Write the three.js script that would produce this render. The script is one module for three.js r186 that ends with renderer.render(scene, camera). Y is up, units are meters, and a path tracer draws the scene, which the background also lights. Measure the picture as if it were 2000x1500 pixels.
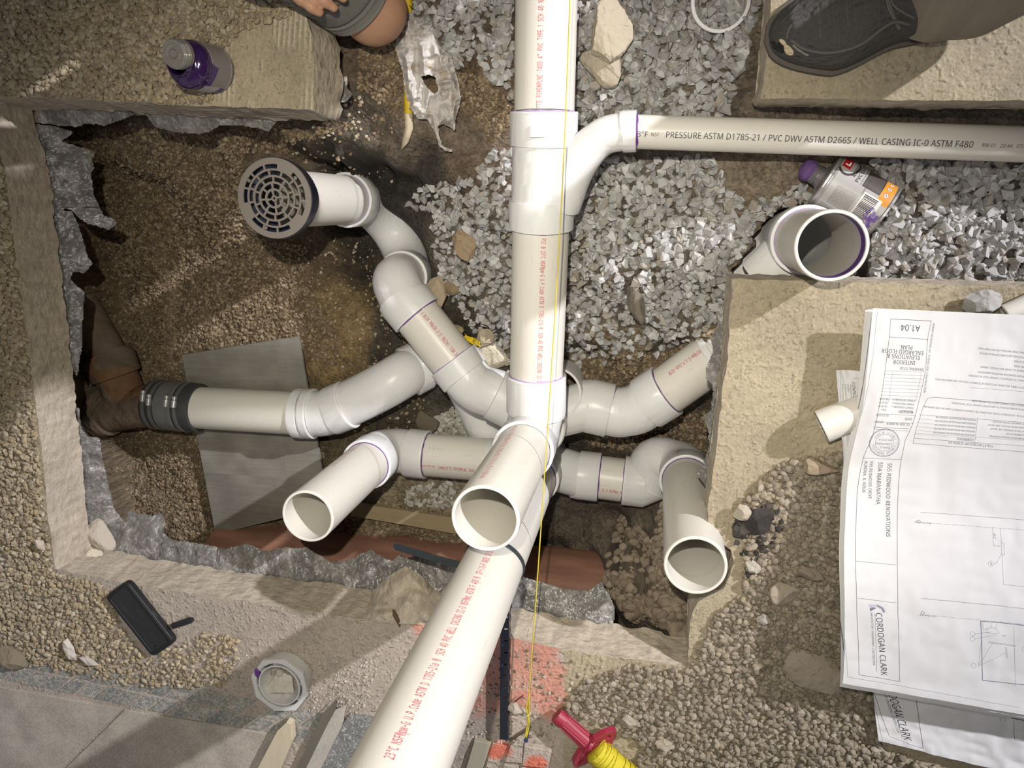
import * as THREE from 'three';
import { ConvexGeometry } from 'three/addons/geometries/ConvexGeometry.js';
import { RoundedBoxGeometry } from 'three/addons/geometries/RoundedBoxGeometry.js';
import { MarchingCubes } from 'three/addons/objects/MarchingCubes.js';
import { mergeGeometries, toCreasedNormals, mergeVertices } from 'three/addons/utils/BufferGeometryUtils.js';
import { RectAreaLightUniformsLib } from 'three/addons/lights/RectAreaLightUniformsLib.js';

// ---------------------------------------------------------------- camera, light, exposure
const scene = new THREE.Scene();
scene.background = new THREE.Color(0x050505);
const FOV = 53, FPX = 750 / Math.tan(FOV * Math.PI / 360), CAM_H = 1.42;
const camera = new THREE.PerspectiveCamera(FOV, 2000 / 1500, 0.02, 60);
const v3 = (x, y, z) => new THREE.Vector3(x, y, z);
// the phone was held 1.42 m above the slab, tilted 16.6 degrees off straight down
const camUp = v3(-285, -345, FPX).normalize();
const camX = v3(1, 0, 0).addScaledVector(camUp, -camUp.x).normalize();
const camZ = camX.clone().cross(camUp);
const camRot = new THREE.Matrix4().makeBasis(camX, camUp, camZ).transpose();
camera.position.set(0, CAM_H, 0);
camera.quaternion.setFromRotationMatrix(camRot);
const renderer = new THREE.WebGLRenderer({ antialias: true });
renderer.toneMapping = THREE.LinearToneMapping;
renderer.toneMappingExposure = 1.22;
renderer.shadowMap.enabled = true;
RectAreaLightUniformsLib.init();
const LAMP_AT = v3(4.80, 3.25, -2.95), LAMP_POWER = 142;       // site work light on a stand, right of the frame
const HEAD_AT = v3(-0.05, 1.60, -0.22), HEAD_POWER = 7.8;      // small hand lamp held above the trench
const CEILING_POWER = 9;

// ---------------------------------------------------------------- helpers
let seed = 7;
function rnd() { seed = (seed + 0x6D2B79F5) | 0; let t = Math.imul(seed ^ (seed >>> 15), 1 | seed); t = (t + Math.imul(t ^ (t >>> 7), 61 | t)) ^ t; return ((t ^ (t >>> 14)) >>> 0) / 4294967296; }
const rr = (a, b) => a + (b - a) * rnd();
const clamp = (x, a, b) => Math.min(b, Math.max(a, x));
const lerp = (a, b, t) => a + (b - a) * t;
const smooth = (a, b, x) => { const t = clamp((x - a) / (b - a), 0, 1); return t * t * (3 - 2 * t); };
function hash3(x, y, z) { let h = Math.imul(x, 374761393) ^ Math.imul(y, 668265263) ^ Math.imul(z, 2147483647 - 94837); h = Math.imul(h ^ (h >>> 13), 1274126177); return ((h ^ (h >>> 16)) >>> 0) / 4294967296; }
function noise(x, y, z = 0) {
  const i = Math.floor(x), j = Math.floor(y), k = Math.floor(z), s = t => t * t * (3 - 2 * t);
  const u = s(x - i), v = s(y - j), w = s(z - k);
  const L = (a, b, t) => a + (b - a) * t;
  const q = kk => L(L(hash3(i, j, kk), hash3(i + 1, j, kk), u), L(hash3(i, j + 1, kk), hash3(i + 1, j + 1, kk), u), v);
  return z === 0 ? q(0) : L(q(k), q(k + 1), w);
}
function fbm(x, y, n = 4, z = 0) { let a = 0.5, t = 0, s = 0; for (let i = 0; i < n; i++) { t += a * noise(x, y, z); s += a; a *= 0.5; x = x * 2.03 + 17.1; y = y * 2.03 + 9.7; z = z ? z * 2.03 + 3.1 : 0; } return t / s; }
// a point of the photograph at a height above the slab <-> the place it stands at
function W(px, py, y = 0) { const d = v3((px - 1000) / FPX, (750 - py) / FPX, -1).applyMatrix4(camRot); return d.multiplyScalar((y - CAM_H) / d.y).add(v3(0, CAM_H, 0)); }
const camInv = camRot.clone().transpose();
function proj(p) { const c = v3(p.x, p.y - CAM_H, p.z).applyMatrix4(camInv); return [1000 + FPX * c.x / -c.z, 750 - FPX * c.y / -c.z]; }
const used = {};
function numbered(n) { used[n] = (used[n] || 0) + 1; return used[n] === 1 ? n : `${n}_${String(used[n] - 1).padStart(3, '0')}`; }
function prep(o) { o.castShadow = true; o.receiveShadow = true; return o; }
function tag(o, label, category, group) { o.userData.label = label; if (category) o.userData.category = category; if (group) o.userData.group = group; return o; }
function thing(name, label, category, at = v3(0, 0, 0), group) { const o = new THREE.Group(); o.name = numbered(name); o.position.copy(at); scene.add(o); return tag(o, label, category, group); }
function part(name, geo, mat, parent, label) { const m = prep(new THREE.Mesh(geo, mat)); m.name = name; if (label) m.userData.label = label; parent.add(m); return m; }
function solo(name, geo, mat, label, category, group) { const m = prep(new THREE.Mesh(geo, mat)); m.name = numbered(name); scene.add(m); return tag(m, label, category, group); }
const col = (r, g, b) => new THREE.Color().setRGB(r, g, b);
const mat = (c, rough = 0.8, o = {}) => new THREE.MeshStandardMaterial({ color: c, roughness: rough, side: THREE.DoubleSide, ...o });
const shiny = (c, rough, o = {}) => new THREE.MeshPhysicalMaterial({ color: c, roughness: rough, side: THREE.DoubleSide, ...o });
function tex(w, h, fn, srgb = true) {            // fn(u, v) -> [r, g, b] 0..1 (display values for colour, plain for bump)
  const d = new Uint8Array(w * h * 4);
  for (let j = 0; j < h; j++) for (let i = 0; i < w; i++) { const c = fn(i / w, j / h), o = (j * w + i) * 4; d[o] = 255 * clamp(c[0], 0, 1); d[o + 1] = 255 * clamp(c[1], 0, 1); d[o + 2] = 255 * clamp(c[2], 0, 1); d[o + 3] = 255; }
  const t = new THREE.DataTexture(d, w, h, THREE.RGBAFormat); t.wrapS = t.wrapT = THREE.RepeatWrapping; t.magFilter = THREE.LinearFilter; t.minFilter = THREE.LinearFilter;
  if (srgb) t.colorSpace = THREE.SRGBColorSpace; t.needsUpdate = true; return t;
}
function canvas(w, h, draw) { const c = document.createElement('canvas'); c.width = w; c.height = h; draw(c.getContext('2d'), w, h); const t = new THREE.CanvasTexture(c); t.colorSpace = THREE.SRGBColorSpace; t.magFilter = THREE.LinearFilter; return t; }
function geo(pos, idx, uv) { const g = new THREE.BufferGeometry(); g.setAttribute('position', new THREE.Float32BufferAttribute(pos, 3)); if (uv) g.setAttribute('uv', new THREE.Float32BufferAttribute(uv, 2)); g.setIndex(idx); g.computeVertexNormals(); return g; }
function grid(nu, nv, fn, uvf) {                  // fn(u, v) -> Vector3, 0..1
  const p = [], t = [], ix = [];
  for (let j = 0; j <= nv; j++) for (let i = 0; i <= nu; i++) { const q = fn(i / nu, j / nv); p.push(q.x, q.y, q.z); const w = uvf ? uvf(i / nu, j / nv, q) : [i / nu, j / nv]; t.push(w[0], w[1]); }
  for (let j = 0; j < nv; j++) for (let i = 0; i < nu; i++) { const a = j * (nu + 1) + i, b = a + 1, c = a + nu + 1, d = c + 1; ix.push(a, c, b, b, c, d); }
  return geo(p, ix, t);
}
const stripUV = g => { const h = g.index ? g.toNonIndexed() : g; for (const k of Object.keys(h.attributes)) if (k !== 'position' && k !== 'normal') h.deleteAttribute(k); return h; };
const merge = list => mergeGeometries(list.map(stripUV));
const crease = (g, a = 0.6) => toCreasedNormals(g, a);
function poly(pts, x, y) { let c = false; for (let i = 0, j = pts.length - 1; i < pts.length; j = i++) { const [xi, yi] = pts[i], [xj, yj] = pts[j]; if ((yi > y) !== (yj > y) && x < (xj - xi) * (y - yi) / (yj - yi) + xi) c = !c; } return c; }
function segDist(pts, x, y, close = true) { let d = 1e9; const n = pts.length; for (let i = 0; i < (close ? n : n - 1); i++) { const [ax, ay] = pts[i], [bx, by] = pts[(i + 1) % n]; const ex = bx - ax, ey = by - ay, t = clamp(((x - ax) * ex + (y - ay) * ey) / (ex * ex + ey * ey || 1), 0, 1); d = Math.min(d, Math.hypot(x - ax - t * ex, y - ay - t * ey)); } return d; }
// sweep a ring along a path; each station is [point, radius]; equal points make a shoulder
function sweep(st, n = 36, caps = [false, false]) {
  const p = [], ix = [], N = st.length; let T = null, r = null;
  for (let i = 1; i < N && !T; i++) if (st[i][0].distanceTo(st[0][0]) > 1e-6) T = st[i][0].clone().sub(st[0][0]).normalize();
  const dir = i => { let a = i, b = i; while (a > 0 && st[a][0].distanceTo(st[i][0]) < 1e-6) a--; while (b < N - 1 && st[b][0].distanceTo(st[i][0]) < 1e-6) b++; return st[b][0].clone().sub(st[a][0]).normalize(); };
  for (let i = 0; i < N; i++) {
    const d = dir(i); if (d.lengthSq() < 0.5) d.copy(T); else if (d.dot(T) < 0) d.negate(); T = d.clone();
    if (!r) { r = Math.abs(d.y) < 0.9 ? v3(0, 1, 0) : v3(1, 0, 0); }
    r.addScaledVector(d, -r.dot(d)).normalize();
    const s = d.clone().cross(r);
    for (let k = 0; k <= n; k++) { const a = 2 * Math.PI * k / n, q = st[i][0].clone().addScaledVector(r, Math.cos(a) * st[i][1]).addScaledVector(s, Math.sin(a) * st[i][1]); p.push(q.x, q.y, q.z); }
  }
  for (let i = 0; i < N - 1; i++) for (let k = 0; k < n; k++) { const a = i * (n + 1) + k, b = a + n + 1; ix.push(a, a + 1, b, a + 1, b + 1, b); }
  for (const e of [0, 1]) if (caps[e]) { const b0 = e ? (N - 1) * (n + 1) : 0, c = p.length / 3, q = st[e ? N - 1 : 0][0]; p.push(q.x, q.y, q.z); for (let k = 0; k < n; k++) e ? ix.push(c, b0 + k, b0 + k + 1) : ix.push(c, b0 + k + 1, b0 + k); }
  return geo(p, ix);
}
const tube = (pts, r, n = 10, seg = 24) => { const c = new THREE.CatmullRomCurve3(pts), st = []; for (let i = 0; i <= seg; i++) st.push([c.getPoint(i / seg), typeof r === 'function' ? r(i / seg) : r]); return sweep(st, n, [true, true]); };
const rod = (a, b, r, n = 12) => sweep([[a, r], [b, r]], n, [true, true]);
function place(g, at, d, spin = 0) { const q = new THREE.Quaternion().setFromUnitVectors(v3(0, 1, 0), d.clone().normalize()); g.applyMatrix4(new THREE.Matrix4().makeRotationY(spin)); g.applyMatrix4(new THREE.Matrix4().compose(at, q, v3(1, 1, 1))); return g; }
function toward(o) { o.updateMatrixWorld(true); return o; }
// soft-joined tapered bones, meshed
function blob(bones, cell, k = 0.03) {
  const lo = v3(1e9, 1e9, 1e9), hi = v3(-1e9, -1e9, -1e9);
  for (const [a, b, ra, rb] of bones) for (const [q, r] of [[a, ra], [b, rb]]) { lo.min(q.clone().subScalar(r + 2.5 * cell + k)); hi.max(q.clone().addScalar(r + 2.5 * cell + k)); }
  const size = hi.clone().sub(lo), S = Math.max(size.x, size.y, size.z), n = Math.ceil(S / cell) + 2, half = n / 2;
  const mc = new MarchingCubes(n, new THREE.MeshBasicMaterial(), false, false, 400000);
  mc.isolation = 0; const mid = lo.clone().add(hi).multiplyScalar(0.5), sc = S / 2;
  const q = v3(), ab = v3(), aq = v3();
  for (let z = 0; z < n; z++) for (let y = 0; y < n; y++) for (let x = 0; x < n; x++) {
    q.set((x - half) / half * sc + mid.x, (y - half) / half * sc + mid.y, (z - half) / half * sc + mid.z);
    let d = 1e3;
    for (const [a, b, ra, rb] of bones) { ab.subVectors(b, a); aq.subVectors(q, a); const L = ab.lengthSq(), t = L ? clamp(aq.dot(ab) / L, 0, 1) : 0; const e = aq.addScaledVector(ab, -t).length() - lerp(ra, rb, t); const h = clamp(0.5 + 0.5 * (d - e) / k, 0, 1); d = lerp(d, e, h) - k * h * (1 - h); }
    mc.field[x + y * n + z * n * n] = -d;
  }
  mc.update(); const c = mc.count, g = new THREE.BufferGeometry(), P = new Float32Array(c * 3);
  for (let i = 0; i < c; i++) { P[i * 3] = mc.positionArray[i * 3] * sc + mid.x; P[i * 3 + 1] = mc.positionArray[i * 3 + 1] * sc + mid.y; P[i * 3 + 2] = mc.positionArray[i * 3 + 2] * sc + mid.z; }
  g.setAttribute('position', new THREE.BufferAttribute(P, 3)); const m = mergeVertices(g, 1e-5); m.computeVertexNormals(); return m;
}

// ---------------------------------------------------------------- the slab and its cut-outs (pixel outlines at slab level)
const SLAB_T = 0.105;
const TRENCH = [[545, -160], [560, -60], [575, 0], [598, 38], [610, 75], [613, 140], [613, 216], [595, 213], [350, 206], [150, 194], [52, 190], [-27, 192], [-18, 230], [10, 330], [30, 480], [51, 620], [66, 760], [84, 900], [94, 1005], [108, 1112], [210, 1132], [280, 1146], [420, 1166], [595, 1192], [700, 1208], [780, 1216], [870, 1224], [1003, 1246], [1070, 1262], [1175, 1280], [1329, 1300], [1344, 1300], [1347, 1215], [1362, 1175], [1415, 1150], [1434, 1100], [1426, 1075], [1402, 1055], [1380, 1034], [1383, 1000], [1400, 860], [1420, 700], [1430, 545], [1600, 549], [2000, 560], [2500, 572]];
const SHOE_SLAB = [[2500, 200], [2000, 197], [1667, 194], [1487, 192], [1497, 100], [1506, 0], [1514, -160]];
const flat = pts => pts.map(([x, y]) => { const q = W(x, y, 0); return [q.x, q.z]; });
const trenchXZ = flat(TRENCH), shoeXZ = flat(SHOE_SLAB);
const SLAB_POLY = [...trenchXZ, [6.1, trenchXZ[trenchXZ.length - 1][1]], [6.1, 2.7], [-2.7, 2.7], [-2.7, -4.6], [trenchXZ[0][0] - 0.02, -4.6]];
const SHOE_POLY = [...shoeXZ, [shoeXZ[shoeXZ.length - 1][0], -4.6], [6.1, -4.6], [6.1, shoeXZ[0][1]]];
const inSlab = (x, z) => poly(SLAB_POLY, x, z) || poly(SHOE_POLY, x, z);
const slabEdge = (x, z) => Math.min(segDist(SLAB_POLY, x, z), segDist(SHOE_POLY, x, z));

// ---------------------------------------------------------------- surface textures
const UVX = -1.75, UVZ = -0.75, UVS = 2.7;                    // slab and soil share one metric map, 2.7 m square
const mapUV = (x, z) => [(x - UVX) / UVS, (z - UVZ) / UVS];
const spots = []; for (let i = 0; i < 260; i++) spots.push([rr(0, 2000), rr(0, 1500), rr(1, 4), rnd()]);
const DUST_TOP = [[905, 1240], [1010, 1250], [1110, 1275], [1095, 1330], [1085, 1400], [1060, 1500], [860, 1500], [880, 1400], [870, 1330]];
function slabLook(u, v) {
  const x = UVX + u * UVS, z = UVZ + v * UVS, [px, py] = proj(v3(x, 0, z));
  const n1 = fbm(x * 9, z * 9, 4), n2 = fbm(x * 70, z * 70, 3), n3 = noise(x * 420, z * 420);
  let r = 0.68, g = 0.632, b = 0.53;
  const k = 0.80 + 0.20 * n1 + 0.16 * (n2 - 0.5) + 0.12 * (n3 - 0.5);
  if (py > 1080 && px < 1100) { r = 0.735; g = 0.685; b = 0.63; }       // pink grey dust along the bottom edge
  if (px > 400 && px < 612 && py < 216 && py > 20) { const w = smooth(0.3, 0.6, fbm(x * 22, z * 12, 2)) * (0.5 + 0.5 * Math.sin((px + 0.06 * py + 4 * n(px, py)) * 0.62)); r += 0.13 * w; g += 0.13 * w; b += 0.13 * w; }   // pale dust on the raked ridges
  let or = 0;                                                            // orange marking paint
  if (py > 1180 && px > 780 && px < 1190) { const jx = px + 60 * (fbm(x * 18, z * 18, 3) - 0.5), jy = py + 50 * (fbm(x * 18 + 7, z * 18, 3) - 0.5); const band = (0.62 * smooth(112, 70, Math.abs(jx - 992)) + 0.55 * smooth(30, 8, Math.abs(jx - 1078 + (jy - 1300) * 0.13))) * smooth(1205, 1240, jy) * smooth(1425, 1370, jy); or = clamp(band * (0.30 + 1.0 * fbm(x * 60, z * 60, 3)) - 0.08, 0, 0.5); }
  if (py > 1440 && px > 890 && px < 1090) { const q = Math.min(Math.hypot((px - 1048) / 1.4, py - 1484), Math.hypot((px - 975) / 1.5, py - 1462)); or = Math.max(or, 0.95 * smooth(20, 9, q + 14 * (fbm(x * 40, z * 40, 3) - 0.5))); }
  if (py > 1195 && py < 1250 && px > 800 && px < 880) or = Math.max(or, 0.45 * smooth(0.35, 0.6, fbm(x * 30, z * 30, 3)));
  r = lerp(r, 0.87, or); g = lerp(g, 0.47, or); b = lerp(b, 0.38, or);
  const pur = smooth(20, 6, Math.hypot(px - 812, (py - 1165) * 0.8) + 10 * n1) * 0.4 + smooth(22, 5, Math.hypot(px - 790, py - 1195) + 10 * n1) * 0.4;
  r = lerp(r, 0.55, pur); g = lerp(g, 0.5, pur); b = lerp(b, 0.66, pur);
  if (n2 > 0.62 && n3 > 0.6) { r *= 0.8; g *= 0.8; b *= 0.8; }
  return [r * k, g * k, b * k];
}
function slabBump(u, v) {
  const x = UVX + u * UVS, z = UVZ + v * UVS, [px, py] = proj(v3(x, 0, z));
  let h = 0.45 + 0.22 * (fbm(x * 30, z * 30, 3) - 0.5) + 0.16 * (noise(x * 230, z * 230) - 0.5) + 0.22 * (noise(x * 480, z * 480) - 0.5) + 0.3 * smooth(0.72, 0.85, noise(x * 130, z * 130));
  if (px > 400 && px < 620 && py < 220) h += 0.6 * (0.5 + 0.5 * Math.sin((px + 0.06 * py + 4 * n(px, py)) * 0.62)) * smooth(0.3, 0.6, fbm(x * 22, z * 12, 2));   // raked ridges
  if (px > 1110 && px < 1340 && py > 1262 && py < 1360) h += 0.22 * (0.5 + 0.5 * Math.sin(px * 0.5 + py * 0.12));
  if (px > 1400 && py > 560 && py < 1000) h += 0.25 * (0.5 + 0.5 * Math.sin((py * 0.5 + px * 0.16) * 0.55 + 3 * fbm(x * 9, z * 9, 2))) * smooth(0.45, 0.6, fbm(x * 7 + 3, z * 7, 2));
  return [h, h, h];
}
const n = (a, b) => fbm(a * 0.02, b * 0.02, 2);
const slabMap = tex(1536, 1536, slabLook), slabBumpMap = tex(1536, 1536, slabBump, false);
const faceMap = tex(512, 512, (u, v) => { const k = 0.86 + 0.2 * (fbm(u * 40, v * 14, 4) - 0.5) + 0.08 * (noise(u * 300, v * 120) - 0.5); return [0.80 * k, 0.75 * k, 0.67 * k]; });
const faceBump = tex(512, 512, (u, v) => { const k = 0.5 + 0.6 * (fbm(u * 30 + v * 6, v * 40, 4) - 0.5); return [k, k, k]; }, false);
const M = {
  slab: mat(0xffffff, 0.92, { map: slabMap, bumpMap: slabBumpMap, bumpScale: 0.0042 }),
  face: mat(0xffffff, 0.9, { map: faceMap, bumpMap: faceBump, bumpScale: 0.006 }),
};

// ---------------------------------------------------------------- slab meshes
function slabTop(pts) { const s = new THREE.Shape(pts.map(([x, z]) => new THREE.Vector2(x, -z))); const g = new THREE.ShapeGeometry(s); g.rotateX(-Math.PI / 2); const p = g.attributes.position, uv = []; for (let i = 0; i < p.count; i++) uv.push(...mapUV(p.getX(i), p.getZ(i))); g.setAttribute('uv', new THREE.Float32BufferAttribute(uv, 2)); return g; }
function roughen(pts, step, amp) {               // subdivide an outline and let it wander
  const o = []; for (let i = 0; i < pts.length - 1; i++) { const [ax, az] = pts[i], [bx, bz] = pts[i + 1], L = Math.hypot(bx - ax, bz - az), m = Math.max(1, Math.round(L / step)); for (let k = 0; k < m; k++) { const t = k / m, x = lerp(ax, bx, t), z = lerp(az, bz, t), w = amp * (fbm(x * 45, z * 45, 3) - 0.5) * 2; o.push([x - (bz - az) / L * w, z + (bx - ax) / L * w]); } }
  o.push(pts[pts.length - 1]); return o;
}
function slabWall(pts, side, lean = 0.010) {     // the cut face under an outline, side = +1 / -1 towards the trench
  const rows = 7, p = [], uv = [], ix = []; let s = 0;
  for (let i = 0; i < pts.length; i++) {
    const a = pts[Math.max(0, i - 1)], b = pts[Math.min(pts.length - 1, i + 1)], L = Math.hypot(b[0] - a[0], b[1] - a[1]) || 1, nx = -(b[1] - a[1]) / L * side, nz = (b[0] - a[0]) / L * side;
    if (i) s += Math.hypot(pts[i][0] - pts[i - 1][0], pts[i][1] - pts[i - 1][1]);
    for (let r = 0; r <= rows; r++) { const t = r / rows, w = t * (pts[i][0] > 0.05 ? 0 : lean) + (r ? 0.007 * (fbm(s * 30, t * 3 + 5, 3) - 0.5) : 0) + (r === rows ? 0.006 * (noise(s * 90, 3) - 0.5) : 0); p.push(pts[i][0] + nx * w, -t * SLAB_T * (1 + (r === rows ? 0.12 * (fbm(s * 25, 9, 3) - 0.5) : 0)), pts[i][1] + nz * w); uv.push(s * 2.2, t * SLAB_T * 2.2); }
  }
  for (let i = 0; i < pts.length - 1; i++) for (let r = 0; r < rows; r++) { const a = i * (rows + 1) + r, b = a + rows + 1; ix.push(a, b, a + 1, b, b + 1, a + 1); }
  return geo(p, ix, uv);
}
const floor = new THREE.Group(); floor.name = 'floor'; floor.userData.kind = 'structure'; scene.add(floor);
{
  const rt = roughen(trenchXZ, 0.008, 0.0028), rs = roughen(shoeXZ, 0.008, 0.0022);
  const rest = SLAB_POLY.slice(trenchXZ.length), restS = SHOE_POLY.slice(shoeXZ.length);
  const top = part('slab_top', slabTop([...rt, ...rest]), M.slab, floor);
  part('cut_face', slabWall(rt, -1), M.face, top);
  const top2 = part('slab_top', slabTop([...rs, ...restS]), M.slab, floor);
  part('cut_face', slabWall(rs, -1), M.face, top2);
  for (const pts of [SLAB_POLY, SHOE_POLY]) { const g = slabTop(pts); g.translate(0, -SLAB_T, 0); part('slab_underside', g, M.face, pts === SLAB_POLY ? top : top2); }
}

// ---------------------------------------------------------------- the dug soil under it
const LEVELS = [[250, 300, -0.36], [330, 270, -0.33], [450, 275, -0.3], [560, 262, -0.24], [620, 245, -0.2], [300, 380, -0.48], [420, 320, -0.40], [520, 310, -0.36], [350, 500, -0.52], [250, 600, -0.54], [500, 600, -0.52], [640, 560, -0.52], [620, 470, -0.53], [720, 420, -0.66], [780, 470, -0.68], [800, 530, -0.68], [760, 510, -0.68], [300, 900, -0.53], [250, 1000, -0.5], [450, 1060, -0.52], [600, 950, -0.55], [700, 690, -0.54], [800, 660, -0.56], [700, 880, -0.56], [850, 800, -0.58],
  [640, 300, -0.24], [600, 282, -0.24], [700, 275, -0.25], [770, 305, -0.27], [830, 330, -0.3], [620, 322, -0.44], [700, 318, -0.46], [760, 345, -0.48], [820, 362, -0.47], [680, 345, -0.54],
  [690, 60, -0.2], [700, 150, -0.24], [665, 130, -0.18], [750, 150, -0.22], [790, 250, -0.24], [850, 250, -0.26], [900, 320, -0.27], [960, 260, -0.27], [880, 90, -0.22], [950, 60, -0.2], [960, 150, -0.22], [900, 180, -0.25], [985, 330, -0.28],
  [1200, 80, -0.2], [1300, 180, -0.21], [1400, 60, -0.19], [1420, 180, -0.21], [1455, 120, -0.14], [1465, 200, -0.14], [1250, 220, -0.21], [1400, 240, -0.22], [1180, 360, -0.25], [1300, 330, -0.24], [1440, 330, -0.22], [1540, 330, -0.2], [1300, 450, -0.25], [1400, 520, -0.24], [1200, 520, -0.28], [1300, 600, -0.3], [1390, 610, -0.28], [1150, 620, -0.36], [1250, 660, -0.38], [1150, 720, -0.5], [1300, 700, -0.44], [1350, 850, -0.55], [1280, 840, -0.6],
  [880, 400, -0.36], [960, 400, -0.3], [950, 500, -0.36], [900, 520, -0.42], [960, 600, -0.42], [880, 600, -0.47], [960, 680, -0.5], [900, 680, -0.52], [1800, 420, -0.2], [1950, 470, -0.2], [1700, 480, -0.22], [1600, 420, -0.22], [1900, 340, -0.22], [1750, 240, -0.2], [1500, 480, -0.24], [2100, 400, -0.2], [1060, 300, -0.3], [1060, 500, -0.33], [1060, 100, -0.25],
  [900, 830, -0.58], [860, 860, -0.57], [800, 960, -0.55], [900, 960, -0.56], [720, 1010, -0.53], [850, 1020, -0.52], [640, 1050, -0.54], [1000, 1000, -0.56], [1120, 1000, -0.62], [1200, 1010, -0.62], [1150, 930, -0.62], [1250, 940, -0.62], [1320, 930, -0.6], [1250, 1050, -0.52], [1230, 1130, -0.36], [1290, 1130, -0.32], [1290, 1200, -0.2], [1230, 1190, -0.24], [1330, 1240, -0.14], [1330, 1180, -0.24], [1375, 1185, -0.16], [1150, 1100, -0.58], [1090, 1090, -0.66], [1100, 1160, -0.6], [950, 1150, -0.6], [800, 1100, -0.6], [600, 1090, -0.56],
].map(([x, y, h]) => { const p = W(x, y, h); return [p.x, p.z, h]; });
function soilHeight(x, z, rough = true) {
  let s = 0, w = 0; for (const [a, b, h] of LEVELS) { const d = (a - x) ** 2 + (b - z) ** 2 + 2e-4, k = 1 / (d * d); s += k * h; w += k; }
  let y = s / w;
  if (rough) y += 0.022 * (fbm(x * 14, z * 14, 3) - 0.5) + 0.010 * (fbm(x * 60, z * 60, 2) - 0.5);
  const inside = inSlab(x, z), e = slabEdge(x, z);
  if (inside) { const back = poly(SHOE_POLY, x, z) ? 0.015 : 0.17; y = lerp(y, -SLAB_T - 0.012, smooth(back, back + 0.09, e)); }
  if (segDist([[0.275, 0.06], [0.262, 0.075], [0.205, 0.145]], x, z, false) < (Math.hypot(x - 0.275, z - 0.06) < 0.075 ? 0.061 : 0.045)) y = Math.min(y, -0.42);
  return Math.min(y, inside ? -SLAB_T - 0.012 : -0.09);
}
// soil colour by what lies where (pixel of the photograph, colour, reach)
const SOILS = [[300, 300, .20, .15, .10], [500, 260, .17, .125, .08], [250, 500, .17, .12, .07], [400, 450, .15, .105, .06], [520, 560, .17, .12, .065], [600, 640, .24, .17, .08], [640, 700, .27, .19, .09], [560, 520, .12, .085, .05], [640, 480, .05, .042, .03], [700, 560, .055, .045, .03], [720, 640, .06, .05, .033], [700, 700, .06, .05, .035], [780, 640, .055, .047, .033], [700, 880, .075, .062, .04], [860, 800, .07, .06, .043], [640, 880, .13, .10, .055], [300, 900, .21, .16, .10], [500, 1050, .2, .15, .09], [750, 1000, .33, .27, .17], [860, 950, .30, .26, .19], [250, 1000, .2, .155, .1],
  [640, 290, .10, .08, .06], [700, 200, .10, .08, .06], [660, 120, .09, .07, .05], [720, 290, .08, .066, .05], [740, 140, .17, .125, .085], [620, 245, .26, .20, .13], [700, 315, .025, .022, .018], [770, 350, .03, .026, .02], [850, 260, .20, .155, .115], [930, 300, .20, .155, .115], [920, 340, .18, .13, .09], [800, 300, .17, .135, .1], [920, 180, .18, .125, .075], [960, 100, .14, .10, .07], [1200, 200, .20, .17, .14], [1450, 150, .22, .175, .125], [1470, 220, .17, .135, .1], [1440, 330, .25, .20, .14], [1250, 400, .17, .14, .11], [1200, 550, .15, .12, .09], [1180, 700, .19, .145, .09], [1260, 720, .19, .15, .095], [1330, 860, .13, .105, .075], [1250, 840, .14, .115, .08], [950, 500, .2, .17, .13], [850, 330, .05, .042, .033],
  [1150, 1020, .085, .068, .05], [1220, 1030, .09, .072, .052], [1200, 1110, .17, .135, .1], [1280, 1080, .22, .175, .13], [1290, 1180, .2, .165, .125], [1330, 1240, .3, .25, .18], [1390, 1120, .3, .25, .18], [1800, 450, .14, .12, .095], [1700, 330, .13, .105, .08], [1560, 330, .24, .19, .135],
].map(([x, y, r, g, b]) => { const p = W(x, y, -0.38); return [p.x, p.z, r, g, b]; });
const soilTone = tex(512, 512, (u, v) => { const k = 0.62 + 0.75 * (0.5 * fbm(u * 24, v * 24, 4) + 0.5 * fbm(u * 90, v * 90, 3) - 0.2) + 0.16 * (noise(u * 256, v * 256) - 0.5); return [k, k, k]; });
const soilBump = tex(512, 512, (u, v) => { const k = 0.5 * fbm(u * 40, v * 40, 4) + 0.5 * noise(u * 160, v * 160); return [k, k, k]; }, false);
const SX0 = -1.95, SX1 = 2.9, SZ0 = -2.0, SZ1 = 1.15;
{
  const cs = 0.0082, nu = Math.round((SX1 - SX0) / cs), nv = Math.round((SZ1 - SZ0) / cs), cols = [];
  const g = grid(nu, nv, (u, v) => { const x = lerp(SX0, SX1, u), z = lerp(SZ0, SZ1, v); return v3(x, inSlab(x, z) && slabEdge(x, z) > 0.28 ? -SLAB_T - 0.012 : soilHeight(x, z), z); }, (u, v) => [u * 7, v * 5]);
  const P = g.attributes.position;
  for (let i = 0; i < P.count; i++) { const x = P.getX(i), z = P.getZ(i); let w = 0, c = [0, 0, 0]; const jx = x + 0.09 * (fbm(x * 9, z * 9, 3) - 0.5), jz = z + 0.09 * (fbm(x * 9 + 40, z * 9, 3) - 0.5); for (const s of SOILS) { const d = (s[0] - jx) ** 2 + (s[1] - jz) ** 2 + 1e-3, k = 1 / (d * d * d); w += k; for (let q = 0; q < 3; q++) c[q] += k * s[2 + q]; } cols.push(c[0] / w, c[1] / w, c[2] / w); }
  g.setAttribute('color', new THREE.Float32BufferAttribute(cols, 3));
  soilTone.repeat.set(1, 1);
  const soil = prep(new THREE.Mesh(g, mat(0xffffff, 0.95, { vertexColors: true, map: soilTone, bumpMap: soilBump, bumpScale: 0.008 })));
  soil.name = 'trench_soil'; soil.userData.kind = 'structure'; scene.add(soil);
}
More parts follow.
